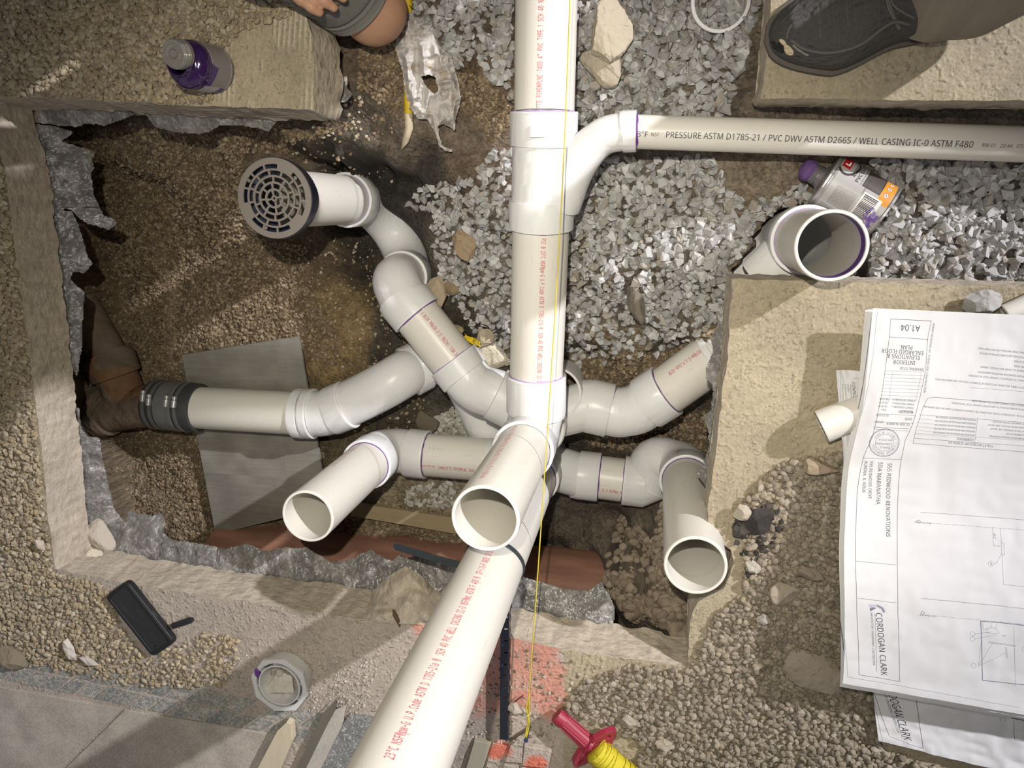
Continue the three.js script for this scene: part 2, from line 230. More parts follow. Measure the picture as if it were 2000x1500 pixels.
// a quick look-up of the ground as it stands
function ground(x, z) { return soilHeight(x, z); }
function onGround(px, py, guess = -0.3) { let y = guess; for (let i = 0; i < 6; i++) { const p = W(px, py, y); y = lerp(y, ground(p.x, p.z), 0.85); } const p = W(px, py, y); p.y = ground(p.x, p.z); return p; }

// ---------------------------------------------------------------- stones and pebbles
function crushed(k) { const p = []; for (let i = 0; i < 13; i++) { const d = v3(rr(-1, 1), rr(-1, 1), rr(-1, 1)).normalize(); p.push(d.multiply(v3(0.5 * rr(0.8, 1.1), 0.34 * rr(0.8, 1.15), 0.40 * rr(0.8, 1.2)))); } return new ConvexGeometry(p); }
function pebble(k) { const g = mergeVertices(new THREE.IcosahedronGeometry(0.5, 1).deleteAttribute('uv').deleteAttribute('normal')), P = g.attributes.position, o = rr(0, 90), s = v3(rr(0.95, 1.15), rr(0.6, 0.75), rr(0.75, 0.95)); for (let i = 0; i < P.count; i++) { const q = v3(P.getX(i), P.getY(i), P.getZ(i)); const f = 0.8 + 0.45 * noise(q.x * 3 + o, q.y * 3, q.z * 3 + 7); P.setXYZ(i, q.x * f * s.x, q.y * f * s.y, q.z * f * s.z); } const h = g.toNonIndexed(); h.computeVertexNormals(); return crease(h, 0.7); }
function lump(r, det = 3, amp = 0.5, fr = 1.6, sq = [1, 0.7, 0.85], o = rr(0, 99)) {       // soft lump, or with amp above 0.5 a broken faceted stone
  const g = mergeVertices(new THREE.IcosahedronGeometry(1, amp > 0.5 ? 14 : det * 3).deleteAttribute('uv').deleteAttribute('normal')), P = g.attributes.position, cuts = [];
  for (let i = 0; i < 15; i++) cuts.push([v3(rr(-1, 1), rr(-1, 1), rr(-1, 1)).normalize(), rr(0.62, 0.95)]);
  for (let i = 0; i < P.count; i++) { const q = v3(P.getX(i), P.getY(i), P.getZ(i)); let f; if (amp > 0.5) { f = 1.12; for (const [n, h] of cuts) { const d = n.dot(q); if (d > 0.1) f = Math.min(f, h / d); } f += 0.10 * (fbm(q.x * 3 + o, q.y * 3 + 2 * o, 4, q.z * 3 + 11) - 0.5) + 0.05 * (noise(q.x * 13 + o, q.y * 13, q.z * 13 + 5) - 0.5); } else f = 1 - amp / 2 + amp * fbm(q.x * fr + o, q.y * fr + 2 * o, 3, q.z * fr + 11) + 0.05 * (noise(q.x * 14 + o, q.y * 14, q.z * 14 + 5) - 0.5); P.setXYZ(i, q.x * f * r * sq[0], q.y * f * r * sq[1], q.z * f * r * sq[2]); }
  return amp > 0.5 ? crease(g.toNonIndexed(), 0.35) : (g.computeVertexNormals(), g);
}
const stoneTone = tex(256, 256, (u, v) => { const k = 0.82 + 0.3 * (fbm(u * 30, v * 30, 4) - 0.5); return [k, k, k]; });
const rockBump = tex(256, 256, (u, v) => { const k = fbm(u * 30, v * 30, 4); return [k, k, k]; }, false);
function hits(p, e) { for (const [a, b, r] of solid) { const ab = b.clone().sub(a), t = clamp(p.clone().sub(a).dot(ab) / (ab.lengthSq() || 1), 0, 1); if (p.distanceTo(a.clone().addScaledVector(ab, t)) < r + e) return true; } return false; }
// bed(): the 300 largest-looking pieces stand as parts, the rest is one instanced part
function bed(name, label, category, piece, regions, count, size, palette, rough, opts = {}) {
  const root = thing(name, label, category);
  const shapes = []; for (let i = 0; i < 7; i++) shapes.push(opts.shape(i));
  const mats = palette.map(c => mat(col(...c), rough, { flatShading: !!opts.flat }));
  const list = [], bb = [1e9, 1e9, -1e9, -1e9]; let area = [];
  for (const R of regions) { const xs = R.map(p => p[0]), ys = R.map(p => p[1]); const b = [Math.min(...xs), Math.min(...ys), Math.max(...xs), Math.max(...ys)]; let a = 0; for (let i = 0; i < R.length; i++) { const q = R[(i + 1) % R.length]; a += R[i][0] * q[1] - q[0] * R[i][1]; } area.push([R, b, Math.abs(a / 2)]); }
  const total = area.reduce((s, a) => s + a[2], 0);
  for (const [R, b, a] of area) {
    const want = Math.round(count * a / total); let tries = 0, got = 0;
    while (got < want && tries++ < want * 8) {
      const px = rr(b[0], b[2]), py = rr(b[1], b[3]); if (!poly(R, px, py)) continue;
      if (opts.fade && rnd() > opts.fade(px, py)) continue;
      const p = opts.slab ? W(px, py, 0) : onGround(px, py, -0.35);
      if (opts.slab ? (!inSlab(p.x, p.z) || slabEdge(p.x, p.z) < 0.004) : inSlab(p.x, p.z) && slabEdge(p.x, p.z) > 0.2) continue;
      const s = lerp(size[0], size[1], Math.pow(rnd(), 1.6)); if (!opts.slab && size[1] > 0.02 && hits(p, s * 0.35)) continue; p.y += s * rr(opts.lift ? opts.lift[0] : 0.05, opts.lift ? opts.lift[1] : 0.35);
      list.push([px, py, p, s]); got++;
    }
  }
  list.sort((a, b) => b[3] / b[2].distanceTo(camera.position) * (b[0] > 0 && b[0] < 2000 && b[1] > 0 && b[1] < 1500 ? 1 : 0.2) - a[3] / a[2].distanceTo(camera.position) * (a[0] > 0 && a[0] < 2000 && a[1] > 0 && a[1] < 1500 ? 1 : 0.2));
  const e = new THREE.Euler(), turn = () => e.set(rr(-0.5, 0.5) * (opts.tumble || 1), rr(0, 6.28), rr(-0.5, 0.5) * (opts.tumble || 1));
  list.slice(0, 300).forEach(([, , p, s], i) => { const m = part(i ? `${piece}_${String(i).padStart(3, '0')}` : piece, shapes[i % 7], mats[Math.floor(rnd() * mats.length)], root); m.position.copy(p); m.rotation.copy(turn()); m.scale.set(s, s * rr(0.85, 1.1), s); });
  const rest = list.slice(300), per = Math.ceil(rest.length / 3), q = new THREE.Quaternion(), mm = new THREE.Matrix4(), c = new THREE.Color();
  const fill = new THREE.Group();
  for (let k = 0; k < 3; k++) {
    const sub = rest.slice(k * per, (k + 1) * per); if (!sub.length) continue;
    const im = prep(new THREE.InstancedMesh(shapes[k * 2], mat(0xffffff, rough, { flatShading: !!opts.flat }), sub.length));
    im.name = k ? `loose_${piece}s_${String(k).padStart(3, '0')}` : `loose_${piece}s`; im.userData.kind = 'stuff';
    sub.forEach(([, , p, s], i) => { q.setFromEuler(turn()); mm.compose(p, q, v3(s, s * rr(0.85, 1.1), s)); im.setMatrixAt(i, mm); const a = palette[Math.floor(rnd() * palette.length)], j = rr(0.88, 1.12); im.setColorAt(i, c.setRGB(a[0] * j, a[1] * j, a[2] * j)); });
    root.add(im);
  }
  return root;
}
const TAN = [[.35, .285, .18], [.30, .24, .15], [.39, .325, .215], [.26, .21, .138], [.33, .26, .158], [.42, .365, .265], [.28, .23, .157]];
const GREY = [[.39, .385, .375], [.33, .325, .32], [.45, .445, .435], [.36, .35, .335], [.29, .28, .265], [.41, .40, .385], [.50, .495, .48], [.34, .305, .26]];
const edgeFade = (list) => (px, py) => { let k = 1; for (const [x, y, a, b] of list) k = Math.min(k, smooth(a, b, Math.hypot(px - x, py - y))); return k; };
// ---------------------------------------------------------------- white PVC drain pipe: one glued network
const solid = [];                                   // capsules that stones must keep out of
const OD = 0.1143, RO = OD / 2, HUB = 0.0650, BODY = 0.0590;
const FIT = [0.70, 0.70, 0.69];
const fitMat = shiny(col(...FIT), 0.32, { specularIntensity: 0.6 });
const rimMat = shiny(col(0.76, 0.76, 0.75), 0.35), primer = shiny(col(0.13, 0.045, 0.25), 0.35), primerPale = shiny(col(0.42, 0.30, 0.55), 0.4);
const net = thing('drain_pipe_network', 'white glued PVC drain pipe network with vertical stubs crossing the whole trench', 'pipes');
// print: [text, start in m from a, letter height m, degrees round the pipe from the side facing the camera, colour, font]
function pipeSkin(L, prints, r = RO) {
  const S = Math.min(1500, 1900 / L), w = Math.max(64, Math.round(L * S)), h = Math.round(2 * Math.PI * r * S), o = rr(0, 99);
  return canvas(w, h, c => {
    c.fillStyle = '#d8d4ca'; c.fillRect(0, 0, w, h);
    for (let i = 0; i < 60 + L * 160; i++) { c.strokeStyle = `rgba(${90 + rr(0, 80)},${85 + rr(0, 60)},${70 + rr(0, 50)},${rr(0.04, 0.22)})`; c.lineWidth = rr(0.5, 1.6); const x = rr(0, w), y = rr(0, h), l = rr(4, 50); c.beginPath(); c.moveTo(x, y); c.lineTo(x + l, y + rr(-5, 5)); c.stroke(); }
    for (let i = 0; i < 12 + L * 30; i++) { c.fillStyle = `rgba(120,105,80,${rr(0.05, 0.25)})`; c.beginPath(); c.arc(rr(0, w), rr(0, h), rr(0.6, 2.2), 0, 7); c.fill(); }
    for (const [t, at, hgt, deg, fill, font] of prints) { c.save(); c.fillStyle = fill || 'rgb(178,52,66)'; c.font = `${Math.round(hgt * S * 1.3)}px ${font || 'monospace'}`; c.textBaseline = 'middle'; c.translate(at * S, h * (0.5 - deg / 360)); c.scale(font ? 1 : 0.5, 1); c.fillText(t, 0, 0); c.restore(); }
  });
}
function pipe(name, a, b, prints = [], o = {}) {
  solid.push([a.clone(), b.clone(), o.r || RO]);
  const r = o.r || RO, t = o.wall || 0.006, d = b.clone().sub(a), L = d.length(); d.normalize();
  const f = camera.position.clone().sub(a.clone().lerp(b, 0.5)); f.addScaledVector(d, -f.dot(d)).normalize(); const s = f.clone().cross(d);
  const prof = [[0.001, r - 0.001, 0], [0.001, r - 0.0004, 0], [0.0025, r, 0], [L - 0.0025, r, 0], [L - 0.0004, r - 0.0012, 0], [L, r - 0.002, 0], [L, r - t + 0.001, 0], [L - 0.0015, r - t, 1], [0.0, r - t, 1]];
  const p = [], uv = [], ix = [], N = 64; let row = 0;
  const ring = ([y, rad, inner]) => { for (let k = 0; k <= N; k++) { const A = -Math.PI + 2 * Math.PI * k / N, q = a.clone().addScaledVector(d, y).addScaledVector(f, Math.cos(A) * rad).addScaledVector(s, Math.sin(A) * rad); p.push(q.x, q.y, q.z); uv.push(y / L, inner ? 0.02 : k / N); } return row++; };
  for (let i = 0; i < prof.length - 1; i++) { const A = ring(prof[i]), B = ring(prof[i + 1]); for (let k = 0; k < N; k++) { const x = A * (N + 1) + k, y = B * (N + 1) + k; ix.push(x, x + 1, y, x + 1, y + 1, y); } }
  let g = new THREE.BufferGeometry(); g.setAttribute('position', new THREE.Float32BufferAttribute(p, 3)); g.setAttribute('uv', new THREE.Float32BufferAttribute(uv, 2)); g.setIndex(ix); g.computeVertexNormals();
  return part(name, g, shiny(0xffffff, o.rough || 0.34, { map: pipeSkin(L, prints, r), specularIntensity: 0.55 }), o.parent || net, o.label);
}
// socket stations between two points; the mouth is at the second point
function hubStations(a, b, body = BODY, hub = HUB) { const d = b.clone().sub(a), at = t => a.clone().addScaledVector(d, t); return [[at(0), body], [at(0), hub - 0.0012], [at(0.06), hub], [at(0.96), hub], [at(1), hub - 0.0012], [at(1), RO + 0.0008], [at(0.8), RO + 0.0008]]; }
function curve(pts, m = 14) { const c = new THREE.CatmullRomCurve3(pts, false, 'centripetal'); return Array.from({ length: m + 1 }, (_, i) => c.getPoint(i / m)); }
// fitting(): mouths of the sockets at both ends (null = plain end), body curve between
function fitting(name, body, mouthA, mouthB, o = {}) {
  const R = o.body || BODY, H = o.hub || HUB, st = []; const all = [mouthA, ...body, mouthB].filter(Boolean); for (let i = 1; i < all.length; i++) solid.push([all[i - 1], all[i], R]);
  if (mouthA) st.push(...hubStations(body[0], mouthA, R, H).reverse()); st.push(...(o.straight ? body : curve(body, o.m || 16)).map(p => [p, R])); if (mouthB) st.push(...hubStations(body[body.length - 1], mouthB, R, H));
  const g = crease(sweep(st, 44), 0.5), m = part(name, g, fitMat, o.parent || net, o.label);
  for (const [e, mouth] of [[body[0], mouthA], [body[body.length - 1], mouthB]]) if (mouth) { const d = mouth.clone().sub(e).normalize(); part('socket_rim', crease(sweep([[mouth.clone().addScaledVector(d, -0.003), H + 0.0004], [mouth.clone().addScaledVector(d, 0.0006), H - 0.0002], [mouth.clone().addScaledVector(d, 0.0012), H - 0.0015], [mouth.clone().addScaledVector(d, 0.0012), (o.bore || RO) + 0.002]], 44), 0.4), rimMat, m); if (!o.clean) stain(mouth, d, (o.bore || RO) + 0.0004, m); }
  return m;
}
function stain(at, d, r, parent) {                  // purple primer squeezed out round a joint
  const st = [], N = 72, p = [], ix = []; const f = Math.abs(d.y) < 0.9 ? v3(0, 1, 0) : v3(1, 0, 0); f.addScaledVector(d, -f.dot(d)).normalize(); const s = d.clone().cross(f), o = rr(0, 50);
  for (let k = 0; k <= N; k++) { const A = 2 * Math.PI * k / N, w = 0.0012 + 0.004 * Math.max(0, fbm(3 * Math.cos(A) + o, 3 * Math.sin(A) + 8, 2) - 0.35); for (const [t, rad] of [[0, r], [0.0012, r + 0.0012], [0.0012 + w, r + 0.0009], [0.0014 + w, r - 0.0004]]) { const q = at.clone().addScaledVector(d, t).addScaledVector(f, Math.cos(A) * rad).addScaledVector(s, Math.sin(A) * rad); p.push(q.x, q.y, q.z); } }
  for (let k = 0; k < N; k++) for (let j = 0; j < 3; j++) { const a = k * 4 + j; ix.push(a, a + 4, a + 1, a + 1, a + 4, a + 5); }
  part('primer_ring', geo(p, ix), rnd() < 0.6 ? primer : primerPale, parent, 'purple primer ring');
}
const up = v3(0, 1, 0), along = (p, q, t) => p.clone().lerp(q, t);
// plan places of the upright pipes
const R1 = [-0.692, 0.628], R2 = [-0.256, 0.494], R3 = [0.094, 0.638], R4 = [0.275, 0.06], ST = [-0.277, 0.655], DR = [-0.735, -0.017];
const at = ([x, z], y) => v3(x, y, z);
// main line from the top of the picture
const mA = W(1069, -90, -0.10), mB = W(1063, 219, -0.105);
pipe('pipe', mB, mA, [['TTE PIPE®PLNC 7400 4" PVC TYPE 1 SCH 40 NSF®-dwv ASTM D 2665', 0.002, 0.0115, 9]]);
const tA = W(1062.5, 219, -0.106), tA2 = W(1061.5, 284, -0.113), tB2 = W(1058, 391, -0.13), tB = W(1057, 444, -0.14);
const combo = fitting('tee_wye', [tA2, along(tA2, tB2, 0.5), tB2], tA, tB, { body: 0.0600, hub: 0.0650 });
part('gate_mark', crease(new RoundedBoxGeometry(0.03, 0.0022, 0.022, 2, 0.001).toNonIndexed(), 0.5).applyMatrix4(new THREE.Matrix4().makeTranslation(0, 0, 0)).translate(W(1051, 256, -0.043).x, W(1051, 256, -0.043).y - 0.0012, W(1051, 256, -0.043).z), fitMat, combo);
{ // the two-inch branch sweeps in from the right
  const m = W(1243, 256, -0.085), h = W(1216, 257, -0.085);
  const body = [h, W(1180, 266, -0.088), W(1140, 300, -0.097), W(1108, 345, -0.112), W(1086, 395, -0.128)];
  const st = [...hubStations(h, m, 0.034, 0.0375).map(([p, r]) => [p, r === RO + 0.0008 ? 0.031 : r]).reverse(), ...curve(body, 18).map((p, i) => [p, lerp(0.034, 0.050, smooth(5, 18, i))])];
  part('branch', crease(sweep(st, 36), 0.5), fitMat, combo);
  const d = m.clone().sub(h).normalize(); stain(m, d, 0.0305, combo);
  pipe('branch_pipe', m.clone().addScaledVector(d, -0.02), W(2160, 287, -0.115), [['73°F', 0.014, 0.0105, -6, 'rgb(40,40,48)', 'sans-serif'], ['PRESSURE ASTM D1785-21 / PVC DWV ASTM D2665 / WELL CASING IC-0 ASTM F480', 0.072, 0.0108, -6, 'rgb(40,40,48)', 'sans-serif'], ['RM-01   20:44   07/26/25   940-20010', 0.605, 0.0062, -7, 'rgb(80,78,74)', 'sans-serif'], ['NSF', 0.046, 0.0065, -6, 'rgb(60,60,66)', 'sans-serif']], { r: 0.0302, wall: 0.004, label: 'two inch branch pipe with black print' });
}
// lower length of the main line into the junction
const nA = W(1056.5, 430, -0.139), nB = W(1047.5, 738, -0.185);
pipe('pipe', nA, nB, [['20 PSI @ 23°C NSF®pw-G U.P.Code ASTM D 1785-21a ®  SCH 40 PVC WELL CASING IC-0', 0.014, 0.0105, 7]]);
const jm = W(1047.5, 733, -0.184), jh = W(1047, 806, -0.192), jc = at(R2, -0.20);
const tee = fitting('sanitary_tee', [jh, along(jh, jc, 0.5), jc], jm, null, {});
part('tee_body', crease(sweep([[at(R2, -0.42), BODY], ...hubStations(at(R2, -0.138), at(R2, -0.088))], 44), 0.5), fitMat, tee);
part('socket_rim', crease(sweep([[at(R2, -0.09), HUB + 0.0005], [at(R2, -0.0872), HUB - 0.0002], [at(R2, -0.0865), HUB - 0.002], [at(R2, -0.0865), RO + 0.002]], 44), 0.4), rimMat, tee);
part('socket_collar', crease(sweep([[at(R2, -0.31), BODY], [at(R2, -0.31), HUB + 0.004], [at(R2, -0.262), HUB + 0.004], [at(R2, -0.258), HUB + 0.001], [at(R2, -0.258), BODY]], 44), 0.4), fitMat, tee);
pipe('riser_pipe', at(R2, -0.12), at(R2, 0.275), [['NSF®pw-G U.P.Code NSF®wc PVC WELL CASING ASTM D 1785-21a SCH 40 NSF®-dwv', 0.04, 0.0115, -42]], { label: 'tallest open stub pipe in the middle' });
// stack rising past the lower edge of the picture
const cross = part('stack_wye', crease(sweep([[at(ST, -0.62), BODY], ...hubStations(at(ST, -0.42), at(ST, -0.365))], 44), 0.5), fitMat, net);
part('socket_rim', crease(sweep([[at(ST, -0.368), HUB + 0.0005], [at(ST, -0.3645), HUB - 0.0002], [at(ST, -0.3635), RO + 0.001]], 44), 0.4), rimMat, cross); stain(at(ST, -0.364), up, RO + 0.0004, cross);
pipe('stack_pipe', at(ST, 1.25), at(ST, -0.40), [['MADE IN U.S.A.   CP-110-P', 0.20, 0.0125, 0], ['23°C NSF®pw-G U.P.Code ASTM D 1785-21a ®  SCH 40 PVC WELL CASING IC-0 NSF®wc ASTM F 480 ®  CP-110-P MADE IN U.S.A. 03/17/26 03:18', 0.535, 0.0125, 16]], { label: 'tall vent stack pipe with red print' });
// upper left lateral
{
  const h2 = W(968, 769, -0.345), c2 = at(R2, -0.36), m1 = W(885, 704, -0.36), h1 = W(908, 734, -0.36), top2 = W(955, 764, -0.348);
  const k = fitting('elbow_fitting', [h1, W(922, 749, -0.358), W(942, 762, -0.352), h2, along(h2, c2, 0.35)], m1, null, {});
  part('elbow_socket', crease(sweep([[along(h2, c2, -0.02), BODY - 0.002], [along(h2, c2, 0.0), HUB], [along(h2, c2, 0.95), HUB]], 44), 0.4), fitMat, k);
  const a = m1.clone(), b = W(814, 616, -0.365);
  pipe('pipe', along(a, b, -0.12), along(a, b, 1.1), [['PVC WELL CASING IC-0 NSF®wc ASTM F 480 ®', 0.012, 0.0105, -14]]);
  const eh = W(789, 586, -0.366), TR = W(789, 540, -0.46), u2 = h => v3(TR.x, h, TR.z), dl = v3(TR.x - DR[0], 0, TR.z - DR[1]);
  fitting('street_elbow', [u2(-0.50), u2(-0.455), u2(-0.425), v3(TR.x, -0.388, TR.z).lerp(v3(eh.x, -0.388, eh.z), 0.18), eh], null, b, { m: 22, body: 0.0592 });
  const bow = []; for (let i = 0; i <= 14; i++) { const A = Math.PI * i / 14; bow.push(v3(DR[0] + dl.x * (0.5 - 0.5 * Math.cos(A)), -0.455 - 0.125 * Math.sin(A), DR[1] + dl.z * (0.5 - 0.5 * Math.cos(A)))); }
  fitting('trap_bend', [at(DR, -0.43), ...bow, u2(-0.50)], at(DR, -0.372), u2(-0.447), { m: 40, body: 0.0578 });
  pipe('drain_riser', at(DR, -0.41), at(DR, -0.075), [], { label: 'riser pipe under the round floor drain' });
}
// upper right lateral, under the right slab to the upright by the cement can
{
  const a = at(R2, -0.36), h1 = W(1148, 792, -0.372), m1 = W(1192, 802, -0.372), h2 = W(1262, 788, -0.365), m2 = W(1302, 763, -0.358);
  const k = part('wye_branch', crease(sweep([[a, BODY], ...hubStations(h1, m1)], 44), 0.5), fitMat, net); stain(m1, m1.clone().sub(h1).normalize(), RO + 0.0004, k);
  fitting('elbow_fitting', [along(m1, h1, 0.3), along(m1, h1, -0.35), W(1222, 804, -0.371), W(1244, 799, -0.368), h2], null, m2, { body: 0.0592 });
  const e = W(1412, 684, -0.335);
  pipe('pipe', e, m2.clone().lerp(e, -0.12), [['23°C NSF®pw-G U.P.Code ASTM', 0.01, 0.0105, -28]]);
  fitting('coupling', [along(m2, e, 0.93), along(m2, e, 0.97)], along(m2, e, 0.84), along(m2, e, 1.12), { straight: true });
  const q = at(R4, -0.235), el = v3(0.262, -0.305, 0.075);
  fitting('elbow_fitting', [at(R4, -0.17), q, el, v3(0.205, -0.335, 0.145), along(m2, e, 1.05)], at(R4, -0.115), null, { m: 22 });
  const rp = pipe('riser_pipe', at(R4, -0.15), at(R4, 0.102), [], { label: 'open stub pipe with purple inside by the cement can' });
  const pr = []; part('primer_band', crease(sweep([[at(R4, 0.099), RO - 0.0064], [at(R4, 0.075), RO - 0.0068]], 48), 0.5), primer, rp, 'purple primer inside the mouth');
  part('pipe_offcut', crease(sweep([[W(1482, 548, -0.20), 0.05], [W(1530, 508, -0.19), 0.055]], 40), 0.5), fitMat, net);
}
// lower left lateral with the stub nearest the phone
{
  const c = at(ST, -0.475), m2 = W(834, 888, -0.468), h2 = W(797, 884, -0.468);
  const b = [at(R1, -0.375), at(R1, -0.41), at([R1[0] + 0.012, R1[1] + 0.003], -0.44), at([R1[0] + 0.045, R1[1] + 0.008], -0.465), h2];
  fitting('quarter_bend', b, at(R1, -0.318), m2, { m: 24 });
  pipe('riser_pipe', at(R1, -0.35), at(R1, 0.02), [['CHARLOTTE PIPE®PLNC 7400 4" PVC TYPE 1 SCH 40', 0.03, 0.0105, -58]], { label: 'open stub pipe nearest the metal sheet' });
  pipe('pipe', W(822, 887, -0.468), c, [['CHARLOTTEPIPE.COM', 0.012, 0.006, -32], ['CHARLOTTE PIPE®PLNC 7400 4" PVC', 0.062, 0.0105, -32], ['::|:..||:.:.|::..:', 0.03, 0.006, 18, 'rgb(90,86,60)'], ['.:|..::|:.|', 0.13, 0.005, 8, 'rgb(70,66,46)']]);
  const hb = W(955, 903, -0.472); part('wye_socket', crease(sweep([[hb, RO + 0.001], [hb, HUB], [along(hb, c, 0.9), HUB]], 44), 0.4), fitMat, net); stain(hb, hb.clone().sub(c).normalize(), RO + 0.0005, net);
}
// lower right lateral
{
  const c = at(ST, -0.485), h1 = W(1128, 927, -0.52), m1 = W(1171, 932, -0.52), m2 = W(1219, 938, -0.522), h2 = W(1262, 943, -0.522);
  const k = part('wye_branch', crease(sweep([[c, BODY], ...hubStations(h1, m1)], 44), 0.5), fitMat, net); stain(m1, m1.clone().sub(h1).normalize(), RO + 0.0004, k);
  pipe('pipe', along(m1, m2, -0.3), along(m1, m2, 1.3), [['NG IC-0 NSF®wc ASTM', 0.016, 0.0105, -34]]);
  fitting('quarter_bend', [h2, at([R3[0] - 0.075, R3[1] + 0.002], -0.52), at([R3[0] - 0.03, R3[1]], -0.505), at([R3[0] - 0.004, R3[1]], -0.47), at(R3, -0.425)], m2, at(R3, -0.372), { m: 24 });
  pipe('riser_pipe', at(R3, -0.41), at(R3, 0.084), [['CHARLOTTE PIPE®PLNC 7400 4" PVC TYPE 1 SCH 40 NSF', 0.02, 0.011, 62]], { label: 'open stub pipe against the right slab' });
}
// the building drain from the old iron wye
{
  const a = W(382, 796, -0.425), b = W(592, 808, -0.42);
  pipe('pipe', a, b, [], { label: 'drain pipe leaving the rubber coupling' });
  const k = fitting('coupling', [W(597, 808, -0.42), W(600, 808, -0.42)], W(580, 807, -0.42), W(614, 808, -0.42), { straight: true, hub: 0.0665, clean: true });
  const st = []; fitting('elbow_fitting', [W(614, 808, -0.42), W(632, 807, -0.421), W(648, 803, -0.422)], null, W(680, 790, -0.424), { m: 10, body: 0.061, hub: 0.065 });
  const d0 = W(672, 793, -0.424), d1 = W(715, 772, -0.43), d2 = W(760, 748, -0.435), d3 = W(790, 730, -0.46), d4 = W(806, 722, -0.50);
  fitting('street_elbow', [d0, d1, d2, d3, d4], null, null, { m: 22, body: 0.0605 });
  fitting('elbow_socket', [W(826, 712, -0.512), W(856, 706, -0.52), W(893, 722, -0.53), W(930, 780, -0.55), W(960, 850, -0.57)], W(797, 727, -0.487), null, { m: 20, body: 0.061, hub: 0.0685, clean: true });
  { const q = W(1084, 768, -0.31), r = 0.062, dn = h => q.clone().add(v3(0, h, 0)); part('open_socket', crease(sweep([[dn(-0.12), r - 0.004], [dn(-0.05), r - 0.004], [dn(-0.045), r], [dn(0), r], [dn(0), r - 0.0055], [dn(-0.045), r - 0.007], [dn(-0.05), r - 0.013], [dn(-0.12), r - 0.013]], 40), 0.4), fitMat, net, 'open fitting socket in the shade beside the main line'); }
}
// round floor drain with its slotted strainer
{
  const c = at(DR, 0); const yTop = -0.012, d = part('floor_drain', crease(sweep([[at(DR, yTop - 0.075), RO + 0.002], [at(DR, yTop - 0.06), RO + 0.003], [at(DR, yTop - 0.058), 0.066], [at(DR, yTop - 0.042), 0.068], [at(DR, yTop - 0.04), 0.073], [at(DR, yTop - 0.014), 0.0765], [at(DR, yTop - 0.012), 0.078], [at(DR, yTop - 0.003), 0.078], [at(DR, yTop - 0.003), 0.071], [at(DR, yTop - 0.03), 0.069], [at(DR, yTop - 0.034), 0.05], [at(DR, yTop - 0.1), 0.048]], 56), 0.4), shiny(col(0.012, 0.017, 0.04), 0.35), net, 'dark blue drain body');
  const R = 0.0765, sh = new THREE.Shape(); sh.absarc(0, 0, R, 0, Math.PI * 2);
  const slot = (r0, r1, a0, a1) => { const p = new THREE.Path(), m = 5; for (let i = 0; i <= m; i++) { const a = lerp(a0, a1, i / m); i ? p.lineTo(r1 * Math.cos(a), r1 * Math.sin(a)) : p.moveTo(r1 * Math.cos(a), r1 * Math.sin(a)); } for (let i = m; i >= 0; i--) { const a = lerp(a0, a1, i / m); p.lineTo(r0 * Math.cos(a), r0 * Math.sin(a)); } p.closePath(); sh.holes.push(p); };
  const rings = [[0.0060, 0.0150, 4, 0.2], [0.0190, 0.0280, 8, 0.1], [0.0318, 0.0405, 10, 0.3], [0.0440, 0.0528, 12, 0.15], [0.0562, 0.0650, 13, 0.4]];
  rings.forEach(([a, b, k, o], q) => { for (let i = 0; i < k; i++) { const w = 2 * Math.PI / k, gap = 0.0034 / ((a + b) / 2); if (q === 4 && (i === 1 || i === 6 || i === 10)) continue; slot(a, b, o + i * w + gap / 2, o + (i + 1) * w - gap / 2); } });
  const hole = new THREE.Path(); hole.absarc(0, 0, 0.0026, 0, Math.PI * 2, false); sh.holes.push(hole);
  const g = new THREE.ExtrudeGeometry(sh, { depth: 0.003, bevelEnabled: true, bevelThickness: 0.0005, bevelSize: 0.0004, bevelSegments: 1, curveSegments: 60 }); g.rotateX(-Math.PI / 2); g.translate(c.x, yTop - 0.003, c.z);
  const brushed = shiny(col(0.34, 0.30, 0.26), 0.45, { metalness: 0.6 });
  part('strainer', g, brushed, d, 'round slotted steel strainer');
  for (const a of [0.68, 2.55, 4.35]) { const q = v3(c.x + 0.0605 * Math.cos(a), yTop, c.z - 0.0605 * Math.sin(a)); part('screw', crease(sweep([[q.clone(), 0.0036], [q.clone().add(v3(0, 0.0016, 0)), 0.0032], [q.clone().add(v3(0, 0.002, 0)), 0.0016], [q.clone().add(v3(0, 0.001, 0)), 0.0012]], 14, [false, true]), 0.4), brushed, d); }
}

// ---------------------------------------------------------------- gravel and stone beds
bed('pea_gravel_spill', 'tan pea gravel covering the slab along the left side and under the purple bottle', 'gravel', 'pebble',
  [[[-60, -40], [600, -40], [570, 30], [470, 60], [440, 120], [420, 196], [330, 204], [150, 192], [45, 186], [-60, 185]], [[-60, 220], [-12, 230], [8, 330], [28, 480], [48, 620], [64, 760], [80, 900], [90, 1005], [104, 1112], [-60, 1112]], [[-60, 1108], [108, 1116], [200, 1140], [225, 1170], [235, 1220], [290, 1290], [330, 1262], [400, 1235], [470, 1245], [465, 1290], [440, 1335], [330, 1345], [230, 1330], [100, 1300], [-60, 1290]]],
  11500, [0.008, 0.0135], TAN, 0.9, { slab: true, shape: pebble, lift: [0.1, 0.75], fade: (px, py) => px > 225 && py > 1150 ? (px > 390 && py > 1220 ? 0.5 : 0.45) : px > 400 && py < 200 ? 0.5 : 1 });
